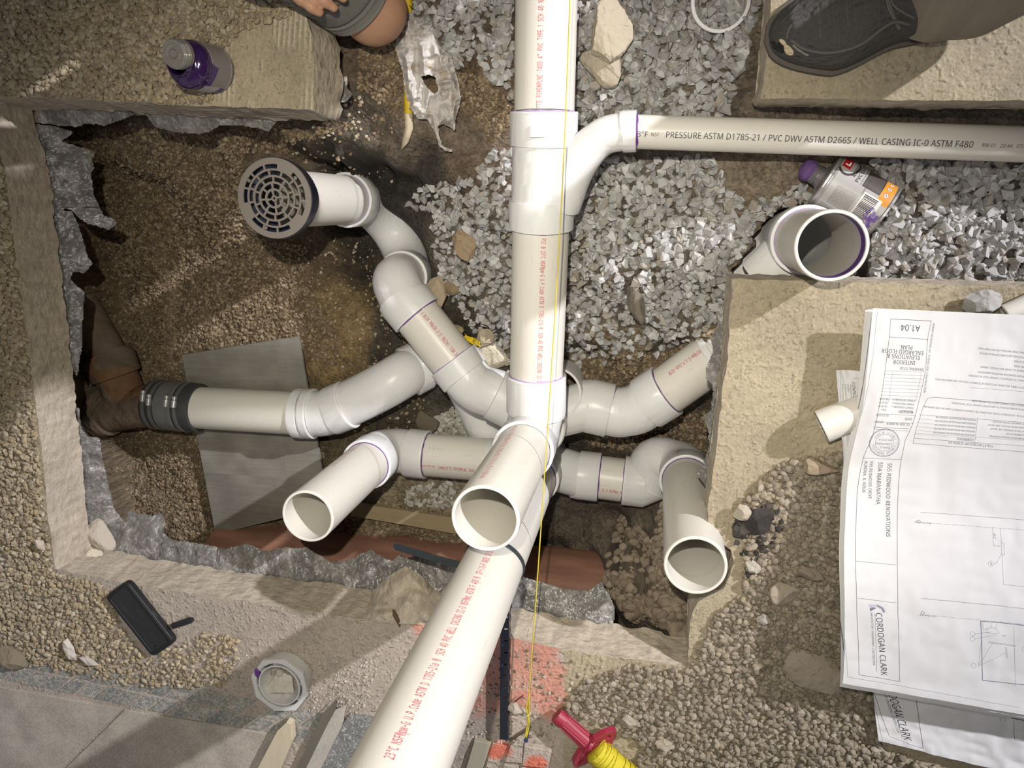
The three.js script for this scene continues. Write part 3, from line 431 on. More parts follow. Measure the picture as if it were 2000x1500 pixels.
bed('pea_gravel_heap', 'tan pea gravel heaped on the slab beside the drawings, bottom right', 'gravel', 'pebble',
  [[[1470, 950], [1530, 900], [1660, 880], [1700, 1340], [1720, 1460], [1900, 1520], [2050, 1560], [1240, 1560], [1250, 1450], [1170, 1400], [1090, 1390], [1140, 1330], [1230, 1295], [1330, 1305], [1352, 1290], [1400, 1195], [1450, 1160], [1455, 1070], [1440, 1000]]],
  7600, [0.0085, 0.015], [[.25, .21, .15], [.21, .175, .125], [.28, .235, .17], [.18, .15, .112], [.235, .195, .135], [.31, .27, .21]], 0.88, { slab: true, shape: pebble, lift: [0.1, 0.9] });
bed('crushed_stone_bed', 'grey crushed stone bedding around the main pipe in the trench', 'gravel', 'stone',
  [[[810, -40], [1000, -40], [1002, 190], [965, 170], [930, 120], [880, 130], [830, 80], [790, 20]], [[1120, -40], [1490, -40], [1462, 90], [1432, 170], [1415, 232], [1190, 226], [1130, 250]], [[950, 300], [1005, 290], [1000, 700], [930, 650], [860, 560], [840, 430], [800, 400], [830, 360], [930, 350]], [[1130, 300], [1240, 310], [1390, 310], [1440, 390], [1500, 395], [1560, 360], [1600, 400], [1510, 430], [1430, 540], [1420, 600], [1385, 640], [1300, 690], [1200, 700], [1110, 740], [1110, 440]], [[1700, 310], [2060, 320], [2060, 580], [1690, 560], [1700, 470], [1740, 380]]],
  5200, [0.015, 0.033], GREY, 0.85, { flat: true, shape: crushed, lift: [0.1, 0.55], tumble: 2, fade: (px, py) => (py > 620 && px > 1100 ? smooth(760, 620, py) : 1) });
bed('crushed_stone_patch', 'pale wet crushed stone patch under the pipe junction', 'gravel', 'stone',
  [[[845, 820], [900, 790], [960, 830], [980, 865], [930, 860], [880, 850], [850, 850]], [[800, 950], [880, 940], [900, 990], [840, 990], [790, 985]]],
  260, [0.012, 0.028], [[.46, .45, .41], [.40, .385, .34], [.34, .31, .26], [.5, .49, .45]], 0.8, { flat: true, shape: crushed, lift: [0.0, 0.3], tumble: 2 });
bed('trench_gravel', 'damp brown pea gravel on the trench floor at left', 'gravel', 'pebble',
  [[[180, 250], [290, 240], [420, 265], [560, 240], [600, 260], [560, 300], [480, 300], [470, 460], [600, 480], [600, 560], [660, 640], [660, 720], [560, 690], [360, 690], [350, 760], [390, 860], [420, 1060], [300, 1090], [200, 1060], [150, 900], [140, 760], [120, 560], [110, 420], [90, 250]], [[620, 255], [640, 222], [690, 250], [640, 262], [600, 275], [560, 262]], [[700, 100], [760, 60], [790, 100], [800, 190], [790, 240], [740, 200], [700, 170]], [[870, 140], [950, 150], [1000, 210], [1000, 240], [960, 280], [930, 230], [870, 200]], [[1120, 680], [1300, 690], [1400, 640], [1400, 700], [1290, 760], [1200, 760], [1110, 730]], [[1150, 850], [1380, 800], [1380, 900], [1290, 890], [1150, 870]], [[660, 1010], [740, 980], [960, 1010], [960, 1080], [780, 1045], [640, 1040]]],
  19000, [0.0055, 0.0115], [[.20, .145, .085], [.155, .11, .066], [.24, .18, .11], [.125, .09, .055], [.18, .13, .075], [.29, .23, .15]], 0.85, { shape: pebble, lift: [0.0, 0.45] });
bed('wet_grit', 'scattered pebbles stuck in the dark wet mud of the trench', 'gravel', 'pebble',
  [[[600, 460], [730, 470], [760, 620], [830, 700], [660, 760], [640, 620], [580, 520]], [[650, 850], [840, 760], [900, 880], [800, 840], [760, 840], [680, 850]], [[560, 290], [700, 300], [800, 370], [740, 350], [600, 330]], [[640, 120], [700, 180], [780, 260], [700, 280], [600, 280]]],
  420, [0.004, 0.011], [[.30, .22, .13], [.22, .16, .1], [.42, .36, .27]], 0.8, { shape: pebble, lift: [0.0, 0.3] });

bed('asphalt_crumbs', 'black asphalt crumbs spilled round the black clump above the right stub', 'asphalt', 'crumb', [[[1425, 1005], [1470, 985], [1520, 980], [1530, 1030], [1500, 1080], [1460, 1120], [1440, 1060]]], 130, [0.006, 0.02], [[.03, .026, .023], [.05, .043, .036], [.075, .064, .052]], 0.95, { slab: true, flat: true, shape: crushed, lift: [0.4, 0.9], tumble: 2 });
bed('slab_grit', 'loose brown and pale crumbs scattered over the orange paint on the lower slab', 'grit', 'crumb', [[[905, 1265], [1000, 1262], [1130, 1290], [1200, 1300], [1160, 1350], [1100, 1400], [1080, 1450], [870, 1445]]], 240, [0.003, 0.009], [[.20, .165, .12], [.26, .215, .16], [.15, .12, .085], [.42, .36, .29]], 0.95, { slab: true, shape: pebble, lift: [0.05, 0.3] });
bed('mortar_rubble', 'pale dusty mortar rubble on the slab between the bushing and the stack', 'rubble', 'crumb', [[[610, 1290], [690, 1270], [740, 1290], [730, 1345], [705, 1400], [640, 1370], [600, 1400]], [[440, 1290], [500, 1270], [490, 1350], [440, 1330]], [[870, 1425], [1000, 1430], [1010, 1455], [860, 1450]]], 620, [0.0025, 0.010], [[.46, .42, .37], [.40, .36, .31], [.52, .48, .43], [.32, .285, .24]], 0.95, { slab: true, flat: true, shape: crushed, lift: [0.0, 0.35], tumble: 2 });

// ---------------------------------------------------------------- pieces laid in the slab: tiles along the lower left
function slabPiece(name, pts, h, m, y0 = 0, parent = floor, bevel = 0.0012, px = true) {
  const sh = new THREE.Shape(pts.map(q => { const p = px ? W(q[0], q[1], y0 + h) : v3(q[0], 0, q[1]); return new THREE.Vector2(p.x, -p.z); }));
  const g = new THREE.ExtrudeGeometry(sh, { depth: h - 2 * bevel > 0 ? h - bevel : h * 0.5, bevelEnabled: true, bevelThickness: bevel, bevelSize: bevel, bevelOffset: -bevel, bevelSegments: 1 });
  g.rotateX(-Math.PI / 2); g.translate(0, y0, 0); const p = g.attributes.position, uv = []; for (let i = 0; i < p.count; i++) uv.push(...mapUV(p.getX(i), p.getZ(i))); g.setAttribute('uv', new THREE.Float32BufferAttribute(uv, 2));
  return part(name, g, m, parent);
}
{
  const slate = tex(512, 512, (u, v) => { const a = fbm(u * 60, v * 60, 3), b = noise(u * 256, v * 200), k = smooth(0.30, 0.72, a * 0.6 + b * 0.4); return [lerp(0.48, 0.70, k), lerp(0.49, 0.68, k), lerp(0.49, 0.62, k)]; });
  slate.repeat.set(7, 7);
  const sm = [0xffffff, 0xeeeeee, 0xdfe2e4].map(c => mat(c, 0.85, { map: slate, bumpMap: slate, bumpScale: 0.002 }));
  const o = W(102, 1286, 0.006), c = W(133, 1296, 0.006), w = W(37, 1338, 0.006), e1 = W(280, 1323, 0.006).sub(o).multiplyScalar(1 / 5), e2 = w.sub(o).multiplyScalar(0.5);
  for (let i = -4; i < 16; i++) for (let j = 0; j < 2; j++) { const g = 0.075, q = (a, b) => { const p = o.clone().addScaledVector(e1, i + a).addScaledVector(e2, j + b); return [p.x, p.z]; }; const cut = i > 11 ? 0.15 : 0; if (i === 11 && j === 0) continue; slabPiece('tile', [q(g, g), q(1 - g, g), q(1 - g, 1 - g), q(g, 1 - g)], 0.0018 + 0.0006 * rnd(), sm[Math.floor(rnd() * 3)], 0, floor, 0.001, false); }
  const dusty = tex(512, 512, (u, v) => { const k = 0.9 + 0.18 * (fbm(u * 12, v * 12, 3) - 0.5) + 0.16 * (noise(u * 250, v * 250) - 0.5); return [0.74 * k, 0.70 * k, 0.645 * k]; }); dusty.repeat.set(5, 5);
  const dm = mat(0xffffff, 0.88, { map: dusty });
  slabPiece('floor_tile', [[-120, 1320], [239, 1386], [112, 1510], [60, 1620], [-200, 1620]], 0.005, dm); slabPiece('floor_tile', [[243, 1387], [470, 1424], [560, 1440], [500, 1620], [60, 1640], [116, 1512]], 0.005, dm);
  const terr = tex(256, 256, (u, v) => { const k = noise(u * 120, v * 120) > 0.72 ? 0.68 : 0.40 + 0.14 * fbm(u * 30, v * 30, 3); return [k, k, k * 0.98]; }); terr.repeat.set(9, 9);
  slabPiece('floor_tile', [[682, 1397], [728, 1404], [640, 1560], [560, 1560]], 0.010, mat(0xffffff, 0.8, { map: terr }));
  const cream = mat(0xffffff, 0.88, { map: slabMap, bumpMap: slabBumpMap, bumpScale: 0.005 }), olive = mat(col(0.40, 0.37, 0.27), 0.9, { bumpMap: rockBump, bumpScale: 0.003 });
  slabPiece('tile', [[893, 1439], [921, 1445], [908, 1472], [890, 1530], [866, 1530]], 0.011, cream); slabPiece('tile', [[926, 1447], [959, 1452], [930, 1540], [898, 1540]], 0.012, olive); slabPiece('tile', [[962, 1452], [992, 1458], [976, 1488], [962, 1540], [936, 1540]], 0.008, cream);
  slabPiece('tile', [[998, 1452], [1021, 1455], [1019, 1491], [986, 1489]], 0.014, cream); slabPiece('tile', [[1024, 1457], [1078, 1467], [1070, 1502], [1020, 1496]], 0.013, cream); slabPiece('tile', [[984, 1494], [1013, 1497], [1006, 1550], [970, 1550]], 0.011, cream); slabPiece('tile', [[1018, 1500], [1070, 1507], [1064, 1560], [1012, 1560]], 0.010, cream);
}
// loose strips on the tiles
function strip(name, label, category, a, b, w0, w1, h, m, taper = 0) {
  const d = b.clone().sub(a), L = d.length(); d.normalize(); const s = v3(-d.z, 0, d.x), p = [[0, -w0 * (taper ? 0.15 : 1)], [L * 0.14, -w0], [L, -w1], [L, w1], [L * 0.14, w0 * 0.9], [0, w0 * (taper ? 0.35 : 1)]];
  const sh = new THREE.Shape(p.map(([t, c]) => new THREE.Vector2(t, c))), g = new THREE.ExtrudeGeometry(sh, { depth: h, bevelEnabled: true, bevelThickness: 0.0015, bevelSize: 0.0015, bevelSegments: 2 });
  g.applyMatrix4(new THREE.Matrix4().makeBasis(d, s, d.clone().cross(s))); const up1 = d.clone().cross(s).y > 0; if (!up1) g.translate(0, h, 0); g.translate(a.x, a.y + 0.0015, a.z); g.computeBoundingBox();
  return solo(name, g, m, label, category);
}
const woodTex = tex(256, 512, (u, v) => { const k = 0.84 + 0.22 * (fbm(u * 30, v * 4, 4) - 0.5) + 0.06 * noise(u * 120, v * 10); return [0.80 * k, 0.72 * k, 0.57 * k]; });
strip('wood_shim', 'pale wooden shim with a tapered end pointing at the octagonal bushing', 'shim', W(573, 1404, 0.009), W(500, 1560, 0.009), 0.020, 0.027, 0.016, mat(col(0.56, 0.48, 0.34), 0.85, { bumpMap: faceBump, bumpScale: 0.002 }), 1);
{
  const t = thing('metal_track', 'dusty grey bent metal track lying between the wooden shim and the stack', 'track'), a = W(668, 1370, 0.009), b = W(585, 1540, 0.009), d = b.clone().sub(a), L = d.length(); d.normalize(); const s = v3(-d.z, 0, d.x).multiplyScalar(-1);
  const leaf = (x0, y0, x1, y1) => grid(14, 4, (u, v) => a.clone().addScaledVector(d, u * L).addScaledVector(s, lerp(x0, x1, v) * (0.55 + 0.45 * smooth(0, 0.2, u))).add(v3(0, lerp(y0, y1, v) + 0.001 * Math.sin(u * 20), 0)));
  const m = mat(col(0.46, 0.42, 0.36), 0.8, { bumpMap: rockBump, bumpScale: 0.002 });
  part('flange', leaf(-0.004, 0.03, 0.024, 0.002), m, t); part('web', leaf(-0.004, 0.03, -0.026, 0.0), mat(col(0.34, 0.31, 0.27), 0.85), t);
}

// ---------------------------------------------------------------- torn vapour barrier under the slab edges
const filmTex = tex(512, 512, (u, v) => { const s = smooth(0.60, 0.82, noise(u * 110, v * 110)) * 0.5 + 0.6 * smooth(0.5, 0.8, fbm(u * 14, v * 14, 3)); const k = 0.44 + 0.20 * s; return [k, k * 0.975, k * 0.94]; });
const filmBump = tex(512, 512, (u, v) => { const k = fbm(u * 22, v * 22, 4); return [k, k, k]; }, false);
const film = shiny(0xffffff, 0.34, { map: filmTex, bumpMap: filmBump, bumpScale: 0.012, transmission: 0.12, thickness: 0 });
// a sheet cut to a pixel outline, each point lifted to its own height
function sheet(outline, step, high, holes = [], torn = 1.8) {
  const xs = outline.map(p => p[0]), ys = outline.map(p => p[1]), x0 = Math.min(...xs) - step, y0 = Math.min(...ys) - step, nx = Math.ceil((Math.max(...xs) - x0) / step) + 1, ny = Math.ceil((Math.max(...ys) - y0) / step) + 1;
  const inside = (x, y) => { const jx = x + torn * 2 * (fbm(x * 0.11, y * 0.11, 3) - 0.5), jy = y + torn * 2 * (fbm(x * 0.11 + 50, y * 0.11, 3) - 0.5); return poly(outline, jx, jy) && !holes.some(h => poly(h, jx, jy)); };
  const id = new Map(), p = [], uv = [], ix = [];
  const vert = (i, j) => { const k = i * 10000 + j; if (!id.has(k)) { const x = x0 + i * step, y = y0 + j * step; const q = high(x, y); id.set(k, p.length / 3); p.push(q.x, q.y, q.z); uv.push(q.x * 2, q.z * 2); } return id.get(k); };
  const ins = []; for (let j = 0; j <= ny; j++) { ins.push([]); for (let i = 0; i <= nx; i++) ins[j].push(inside(x0 + i * step, y0 + j * step)); }
  for (let j = 0; j < ny; j++) for (let i = 0; i < nx; i++) { const q = [[i, j], [i + 1, j], [i + 1, j + 1], [i, j + 1]].filter(([a, b]) => ins[b][a]); if (q.length === 4) { const [a, b, c, d] = q.map(t => vert(...t)); ix.push(a, d, b, b, d, c); } else if (q.length === 3) { const [a, b, c] = q.map(t => vert(...t)); ix.push(a, c, b); } }
  return geo(p, ix, uv);
}
function hang(slope, start = 0.006, wr = 0.006) { return (x, y) => { let h = -SLAB_T - 0.01; for (let i = 0; i < 4; i++) { const p = W(x, y, h), e = slabEdge(p.x, p.z), out = inSlab(p.x, p.z) ? 0 : e; h = -SLAB_T - start - out * slope - wr * (fbm(x * 0.035, y * 0.035, 3) - 0.3) * smooth(0, 0.03, out) - (inSlab(p.x, p.z) ? 0.004 : 0); } return W(x, y, h); }; }
const film1 = (label, pts, slope = 0.5, start, wr) => solo('vapour_barrier', sheet(pts, 2.2, hang(slope, start, wr)), film, label, 'plastic sheet');
film1('grey plastic film under the upper slab edge beside the left corner', [[60, 200], [250, 212], [262, 224], [246, 232], [205, 246], [170, 243], [150, 249], [112, 246], [76, 240]], 0.35);
film1('long scalloped strip of grey plastic film under the upper slab edge', [[252, 212], [400, 216], [575, 218], [560, 231], [540, 238], [525, 258], [505, 252], [478, 247], [430, 246], [408, 258], [388, 263], [338, 258], [304, 250], [286, 228], [262, 224]], 0.45);
film1('wide torn flap of grey plastic film with a pointed tip, below the left slab corner', [[66, 240], [112, 246], [145, 258], [123, 276], [188, 296], [178, 311], [186, 327], [178, 341], [186, 384], [203, 420], [218, 424], [231, 437], [214, 450], [190, 443], [170, 438], [150, 424], [138, 409], [100, 412], [84, 360], [76, 300]], 0.6, 0.006, 0.022);
film1('dark crinkled strip of grey plastic film along the middle of the left slab edge', [[92, 408], [140, 412], [150, 430], [164, 467], [172, 500], [183, 515], [166, 533], [142, 532], [139, 546], [166, 571], [163, 620], [160, 690], [150, 740], [140, 720], [112, 640], [96, 540], [90, 460]], 0.6, 0.008, 0.02);
film1('pale grey plastic film hanging at the lower left corner of the trench', [[140, 790], [155, 796], [160, 840], [172, 851], [196, 855], [200, 885], [210, 935], [224, 992], [245, 1022], [250, 998], [270, 1002], [297, 1006], [318, 1001], [324, 1020], [318, 1040], [340, 1056], [300, 1100], [205, 1090], [170, 1030], [160, 950], [150, 860]], 0.45, 0.006, 0.010);
film1('long rag of grey plastic film along the lower slab edge over the red clay pipe', [[240, 1040], [340, 1054], [400, 1062], [440, 1071], [471, 1064], [483, 1060], [517, 1076], [558, 1068], [598, 1069], [630, 1086], [648, 1098], [692, 1088], [723, 1073], [745, 1085], [766, 1096], [783, 1080], [795, 1089], [812, 1082], [900, 1106], [960, 1118], [960, 1235], [860, 1215], [690, 1190], [420, 1140], [200, 1110]], 0.35, 0.006, 0.010);
film1('short shiny rag of grey plastic film between the stack and the right stub', [[1000, 1120], [1021, 1126], [1056, 1136], [1105, 1150], [1150, 1154], [1166, 1140], [1176, 1134], [1184, 1150], [1193, 1166], [1203, 1188], [1198, 1228], [1100, 1225], [1000, 1230]], 0.35, 0.006, 0.010);
film1('torn grey plastic film along the left face of the drawings slab', [[1440, 580], [1420, 586], [1396, 614], [1400, 634], [1388, 660], [1392, 688], [1378, 716], [1376, 736], [1390, 752], [1392, 775], [1386, 802], [1372, 812], [1381, 832], [1384, 870], [1372, 908], [1361, 925], [1378, 953], [1400, 940], [1420, 760]], 0.5, 0.004, 0.012);
solo('vapour_barrier', sheet([[640, 140], [664, 152], [678, 148], [680, 172], [688, 186], [677, 199], [642, 209], [630, 200]], 2, (x, y) => W(x, y, -SLAB_T - 0.015 - 0.0006 * (x - 640) + 0.006 * fbm(x * .08, y * .08, 2))), film, 'small grey plastic flap at the end of the upper left slab', 'plastic sheet');

// ---------------------------------------------------------------- old pipes and the sheet in the trench
const ironTex = tex(512, 512, (u, v) => { const a = fbm(u * 12, v * 12, 4), r = smooth(0.55, 0.7, fbm(u * 7 + 9, v * 7, 3)), k = 0.75 + 0.5 * (a - 0.4); return [lerp(0.53, 0.56, r) * k, lerp(0.46, 0.42, r) * k, lerp(0.39, 0.28, r) * k]; });
const planar = g => { const p = g.attributes.position, uv = []; for (let i = 0; i < p.count; i++) uv.push(p.getX(i) * 2, p.getZ(i) * 2 + p.getY(i)); g.setAttribute('uv', new THREE.Float32BufferAttribute(uv, 2)); return g; };
{
  const m = mat(0xffffff, 0.85, { map: ironTex, bumpMap: rockBump, bumpScale: 0.006 });
  const a = W(306, 790, -0.43), b = W(215, 802, -0.44), c = W(115, 812, -0.45), j = W(252, 790, -0.437), e = W(212, 700, -0.43), f = W(150, 590, -0.43);
  const w = thing('iron_wye', 'rusty brown cast iron pipe wye half buried at the left end of the drain', 'pipe');
  part('pipe_body', planar(crease(sweep([[a.clone().lerp(b, -0.3), 0.058], [b, 0.06], [b, 0.07], [b.clone().lerp(c, 0.15), 0.075], [b.clone().lerp(c, 0.3), 0.068], [c, 0.064]], 40, [false, true]), 0.6)), m, w);
  part('branch', planar(crease(sweep([[a.clone().lerp(j, 0.6), 0.03], [j, 0.056], [j.clone().lerp(e, 0.6), 0.056], [j.clone().lerp(e, 0.62), 0.066], [e, 0.07], [e.clone().lerp(f, 0.06), 0.066], [e.clone().lerp(f, 0.07), 0.052], [f, 0.052]], 40, [true, true]), 0.6)), m, w);
  const k = thing('rubber_coupling', 'black rubber coupling with four steel band clamps joining iron to white pipe', 'coupling'), A = W(300, 789, -0.428), B = W(392, 797, -0.425), d = B.clone().sub(A).normalize();
  const rub = shiny(col(0.045, 0.047, 0.046), 0.5), st = shiny(col(0.40, 0.40, 0.39), 0.4, { metalness: 0.4 });
  part('sleeve', crease(sweep([[A, 0.058], [A, 0.0655], [along(A, B, 0.03), 0.067], [along(A, B, 0.30), 0.067], [along(A, B, 0.32), 0.0655], [along(A, B, 0.66), 0.0655], [along(A, B, 0.68), 0.067], [along(A, B, 0.97), 0.067], [B, 0.0655], [B, 0.058]], 48), 0.4), rub, k);
  part('shield', crease(sweep([[along(A, B, 0.31), 0.0667], [along(A, B, 0.315), 0.0682], [along(A, B, 0.66), 0.0682], [along(A, B, 0.665), 0.0667]], 48), 0.4), shiny(col(0.16, 0.16, 0.15), 0.5, { metalness: 0.15 }), k);
  const f0 = camera.position.clone().sub(A); f0.addScaledVector(d, -f0.dot(d)).normalize(); const s0 = f0.clone().cross(d);
  [[0.10, -0.25], [0.24, -0.12], [0.60, -0.13], [0.76, -0.12]].forEach(([t, off]) => {
    const c0 = along(A, B, t), cl = part('clamp', crease(sweep([[c0.clone().addScaledVector(d, -0.0045), 0.0672], [c0.clone().addScaledVector(d, -0.0045), 0.0692], [c0.clone().addScaledVector(d, 0.0045), 0.0692], [c0.clone().addScaledVector(d, 0.0045), 0.0672]], 48), 0.4), shiny(col(0.17, 0.17, 0.165), 0.4, { metalness: 0.3 }), k);
    const q = c0.clone().addScaledVector(f0, 0.071 * Math.cos(off)).addScaledVector(s0, 0.071 * Math.sin(off) * -1); const sd = s0.clone();
    part('screw_housing', crease(sweep([[q.clone().addScaledVector(sd, -0.014), 0.004], [q.clone().addScaledVector(sd, -0.014), 0.0068], [q.clone().addScaledVector(sd, 0.004), 0.0076], [q.clone().addScaledVector(sd, 0.0045), 0.006], [q.clone().addScaledVector(sd, 0.008), 0.005], [q.clone().addScaledVector(sd, 0.0082), 0.0065], [q.clone().addScaledVector(sd, 0.0155), 0.0065]], 16, [true, true]), 0.4), st, cl);
  });
}
{
  const t = tex(512, 512, (u, v) => { const k = 0.9 + 0.24 * (fbm(u * 8, v * 8, 4) - 0.5) + 0.1 * (fbm(u * 6, v * 160, 2) - 0.5), s = 0; return [0.545 * k + s, 0.53 * k + s, 0.49 * k + s]; });
  const q = [[355, 693], [583, 657], [642, 990], [421, 1044]].map(([x, y], i) => W(x, y, [-0.485, -0.485, -0.49, -0.495][i])), top = (u, v) => q[0].clone().multiplyScalar((1 - u) * (1 - v)).addScaledVector(q[1], u * (1 - v)).addScaledVector(q[2], u * v).addScaledVector(q[3], (1 - u) * v);
  const sh = [grid(12, 12, (u, v) => top(u, v)), grid(12, 12, (u, v) => top(u, v).add(v3(0, -0.008, 0)))]; for (const [f] of [[t => top(t, 0)], [t => top(t, 1)], [t => top(0, t)], [t => top(1, t)]]) sh.push(grid(8, 1, (u, v) => f(u).add(v3(0, -0.008 * v, 0))));
  const g = mergeGeometries(sh.map(x => x.toNonIndexed())); planar(g);
  solo('metal_sheet', g, mat(0xffffff, 0.55, { map: t }), 'flat grey metal sheet lying under the drain pipe on the trench floor', 'sheet');
}
{
  const a = W(440, 1112, -0.53), b = W(1182, 1186, -0.52), t = tex(512, 512, (u, v) => { const k = 0.9 + 0.3 * (fbm(u * 5, v * 34, 4) - 0.5); return [0.63 * k, 0.46 * k, 0.385 * k]; });
  const g = planar(crease(sweep([[a, 0.001], [a, 0.15], [a.clone().lerp(b, 0.33), 0.15], [a.clone().lerp(b, 0.66), 0.15], [b, 0.15], [b, 0.13]], 72), 0.6));
  const c = thing('clay_pipe', 'old red clay sewer pipe with purple primer drips below the lower slab edge', 'pipe'); part('pipe_body', g, mat(0xffffff, 0.6, { map: t }), c);
  const dr = (x, y, r) => { const p = W(x, y, -0.41); return p; };
}
{
  const pl = strip('buried_board', 'flat tan board pressed into the gravel between two open stubs', 'board', W(690, 992, -0.515), W(930, 1030, -0.515), 0.02, 0.022, 0.012, mat(col(0.33, 0.265, 0.16), 0.9, { bumpMap: rockBump, bumpScale: 0.003 }));
}
// big cable tie round the stack
{
  const t = thing('cable_tie', 'long dark grey cable tie looped round the stack with a loose end', 'cable tie'), m = shiny(col(0.035, 0.045, 0.05), 0.4);
  const ring = [], n0 = 48, c = at(ST, 0.10), w = 0.0065; const g = grid(n0, 3, (u, v) => { const A = u * 2 * Math.PI, r = RO + (v === 0 || v === 1 ? 0.0005 : 0.0024), yy = c.y + 0.012 * Math.cos(A) - 0.03 * Math.sin(A) + (v < 0.5 ? -w : w); return v3(c.x + r * Math.cos(A), yy, c.z + r * Math.sin(A)); });
  part('loop', g, m, t);
  const p = [W(905, 1104, 0.09), W(880, 1099, 0.07), W(835, 1086, 0.045), W(795, 1074, 0.03), W(768, 1066, 0.02)], cv = new THREE.CatmullRomCurve3(p); const rb = (u, v) => { const q = cv.getPoint(u), d = cv.getTangent(u), s = v3(-d.z, 0, d.x).normalize(); const ww = 0.0075 * (u > 0.94 ? Math.sqrt(Math.max(0.05, 1 - ((u - 0.94) / 0.06) ** 2)) : 1); return [q, s, ww]; };
  part('tail', merge([grid(30, 2, (u, v) => { const [q, s, ww] = rb(u); return q.clone().addScaledVector(s, (v - 0.5) * 2 * ww).add(v3(0, 0.0012, 0)); }), grid(30, 2, (u, v) => { const [q, s, ww] = rb(u); return q.clone().addScaledVector(s, (v - 0.5) * 2 * ww).add(v3(0, -0.0012, 0)); }), ...[-1, 1].map(e => grid(30, 1, (u, v) => { const [q, s, ww] = rb(u); return q.clone().addScaledVector(s, e * ww).add(v3(0, 0.0012 - 0.0024 * v, 0)); }))]), m, t);
  part('head', new RoundedBoxGeometry(0.016, 0.012, 0.014, 2, 0.002).translate(c.x - 0.03, c.y + 0.02, c.z + RO * 0.88), m, t);
}

// ---------------------------------------------------------------- rocks that stand out
const rockM = (r, g, b) => mat(col(r, g, b), 0.92, { bumpMap: rockBump, bumpScale: 0.006 });
function rock(name, px, py, y, r, c, label, sq, turn = 0, o) { const g = planar(lump(r, 2, 0.6, 1.5, sq || [1, 0.6, 0.85])), m = solo(name, g, rockM(...c), label, 'rock'); m.position.copy(W(px, py, y)); m.rotation.y = turn; return m; }
rock('concrete_chunk', 1190, 72, -0.165, 0.056, [.42, .365, .27], 'large square tan concrete chunk on the crushed stone right of the main pipe', [0.85, 0.6, 1.1], 0.2);
rock('concrete_chunk', 1178, 128, -0.185, 0.04, [.38, .33, .25], 'smaller tan concrete chunk just below the large one in the crushed stone', [0.9, 0.6, 1.1], 0.9);
rock('rock', 905, 476, -0.33, 0.034, [.33, .245, .155], 'brown angular rock among grey stones left of the main pipe', [0.75, 0.6, 1.1], 0.5);
rock('rock', 853, 570, -0.42, 0.036, [.38, .305, .215], 'flat tan rock touching the curved elbow', [0.8, 0.5, 1.25], -0.2);
rock('rock', 885, 563, -0.43, 0.021, [.25, .185, .11], 'round dark brown rock next to the flat tan one', [1, 0.8, 1]);
rock('rock', 887, 652, -0.47, 0.026, [.36, .28, .17], 'golden brown rock above the yellow tape scrap', [1.1, 0.6, 0.8], 0.3);
rock('rock', 945, 660, -0.46, 0.025, [.40, .34, .24], 'pale tan rock by the main pipe above the cream concrete piece', [1, 0.6, 0.9], 1);
rock('rock', 1242, 594, -0.27, 0.033, [.17, .145, .115], 'long dark rock standing in the crushed stone right of the main pipe', [0.6, 0.6, 1.3], 0.25);
rock('concrete_chunk', 968, 693, -0.50, 0.05, [.60, .55, .44], 'smooth cream concrete piece beside the lower main pipe', [1.25, 0.45, 0.7], -0.4);
rock('rock', 833, 828, -0.555, 0.038, [.12, .10, .07], 'wet dark rock under the left elbow', [0.85, 0.6, 1.0], 0.4);
rock('concrete_chunk', 1917, 592, 0.014, 0.03, [.36, .35, .33], 'grey chip on the slab above the drawings', [0.9, 0.6, 0.8], 0.3);
rock('concrete_chunk', 1528, 1160, 0.02, 0.027, [.31, .265, .20], 'angular flat chunk in the pea gravel left of the drawings', [1, 0.45, 0.9], 0.5);
rock('concrete_chunk', 1490, 1208, 0.016, 0.014, [.33, .30, .26], 'small grey chip in the pea gravel below the right stub', [1, 0.6, 0.8]);
rock('concrete_chunk', 1585, 1312, 0.012, 0.055, [.30, .255, .195], 'largest flat concrete chunk in the pea gravel near the lower drawing corner', [1.1, 0.35, 0.75], -0.7);
rock('rock', 1670, 1122, 0.015, 0.024, [.23, .19, .14], 'dark flat rock in the pea gravel', [1.2, 0.5, 0.6], -0.4).position.copy(W(1588, 1122, 0.015));
rock('asphalt_clump', 1478, 1018, 0.012, 0.033, [.035, .03, .027], 'black crumbly asphalt clump on the slab above the right stub', [1, 0.6, 0.9], 0.2);
rock('asphalt_clump', 1450, 1035, 0.008, 0.02, [.06, .05, .042], 'small black asphalt crumb beside the larger asphalt clump', [1.1, 0.6, 0.8], 1.2);
rock('concrete_chunk', 1448, 1000, 0.018, 0.02, [.36, .32, .25], 'grey brown chunk against the asphalt clump', [0.9, 0.7, 0.8], 0.5);
rock('concrete_chunk', 1469, 1107, 0.012, 0.016, [.40, .37, .31], 'rough speckled pebble right of the stub rim', [0.9, 0.7, 1]);
rock('rock', 1597, 915, 0.018, 0.03, [.30, .235, .16], 'long tan rock tucked against the left edge of the drawings', [1.2, 0.5, 0.6], -0.1);
rock('concrete_chunk', 78, 222, -0.13, 0.022, [.48, .43, .35], 'pale chunk caught under the upper left slab corner', [1.1, 0.6, 0.8], 0.3);
rock('concrete_chunk', 197, 1046, -0.12, 0.038, [.42, .37, .30], 'broken concrete chunk hanging in the lower left slab corner', [0.7, 0.6, 1.25], 0.55);
rock('concrete_chunk', 180, 1092, -0.085, 0.032, [.55, .49, .38], 'wedge of broken concrete in the lower left corner of the opening', [1.1, 0.7, 0.7], 0.8);
rock('rock', 20, 1285, 0.015, 0.036, [.21, .17, .115], 'dark brown clod at the left edge above the tiles', [1.2, 0.6, 0.7], -0.5);
rock('concrete_chunk', 1008, 1385, 0.016, 0.016, [.38, .33, .27], 'rounded concrete lump against the black slotted strip', [1.2, 0.8, 0.9]);
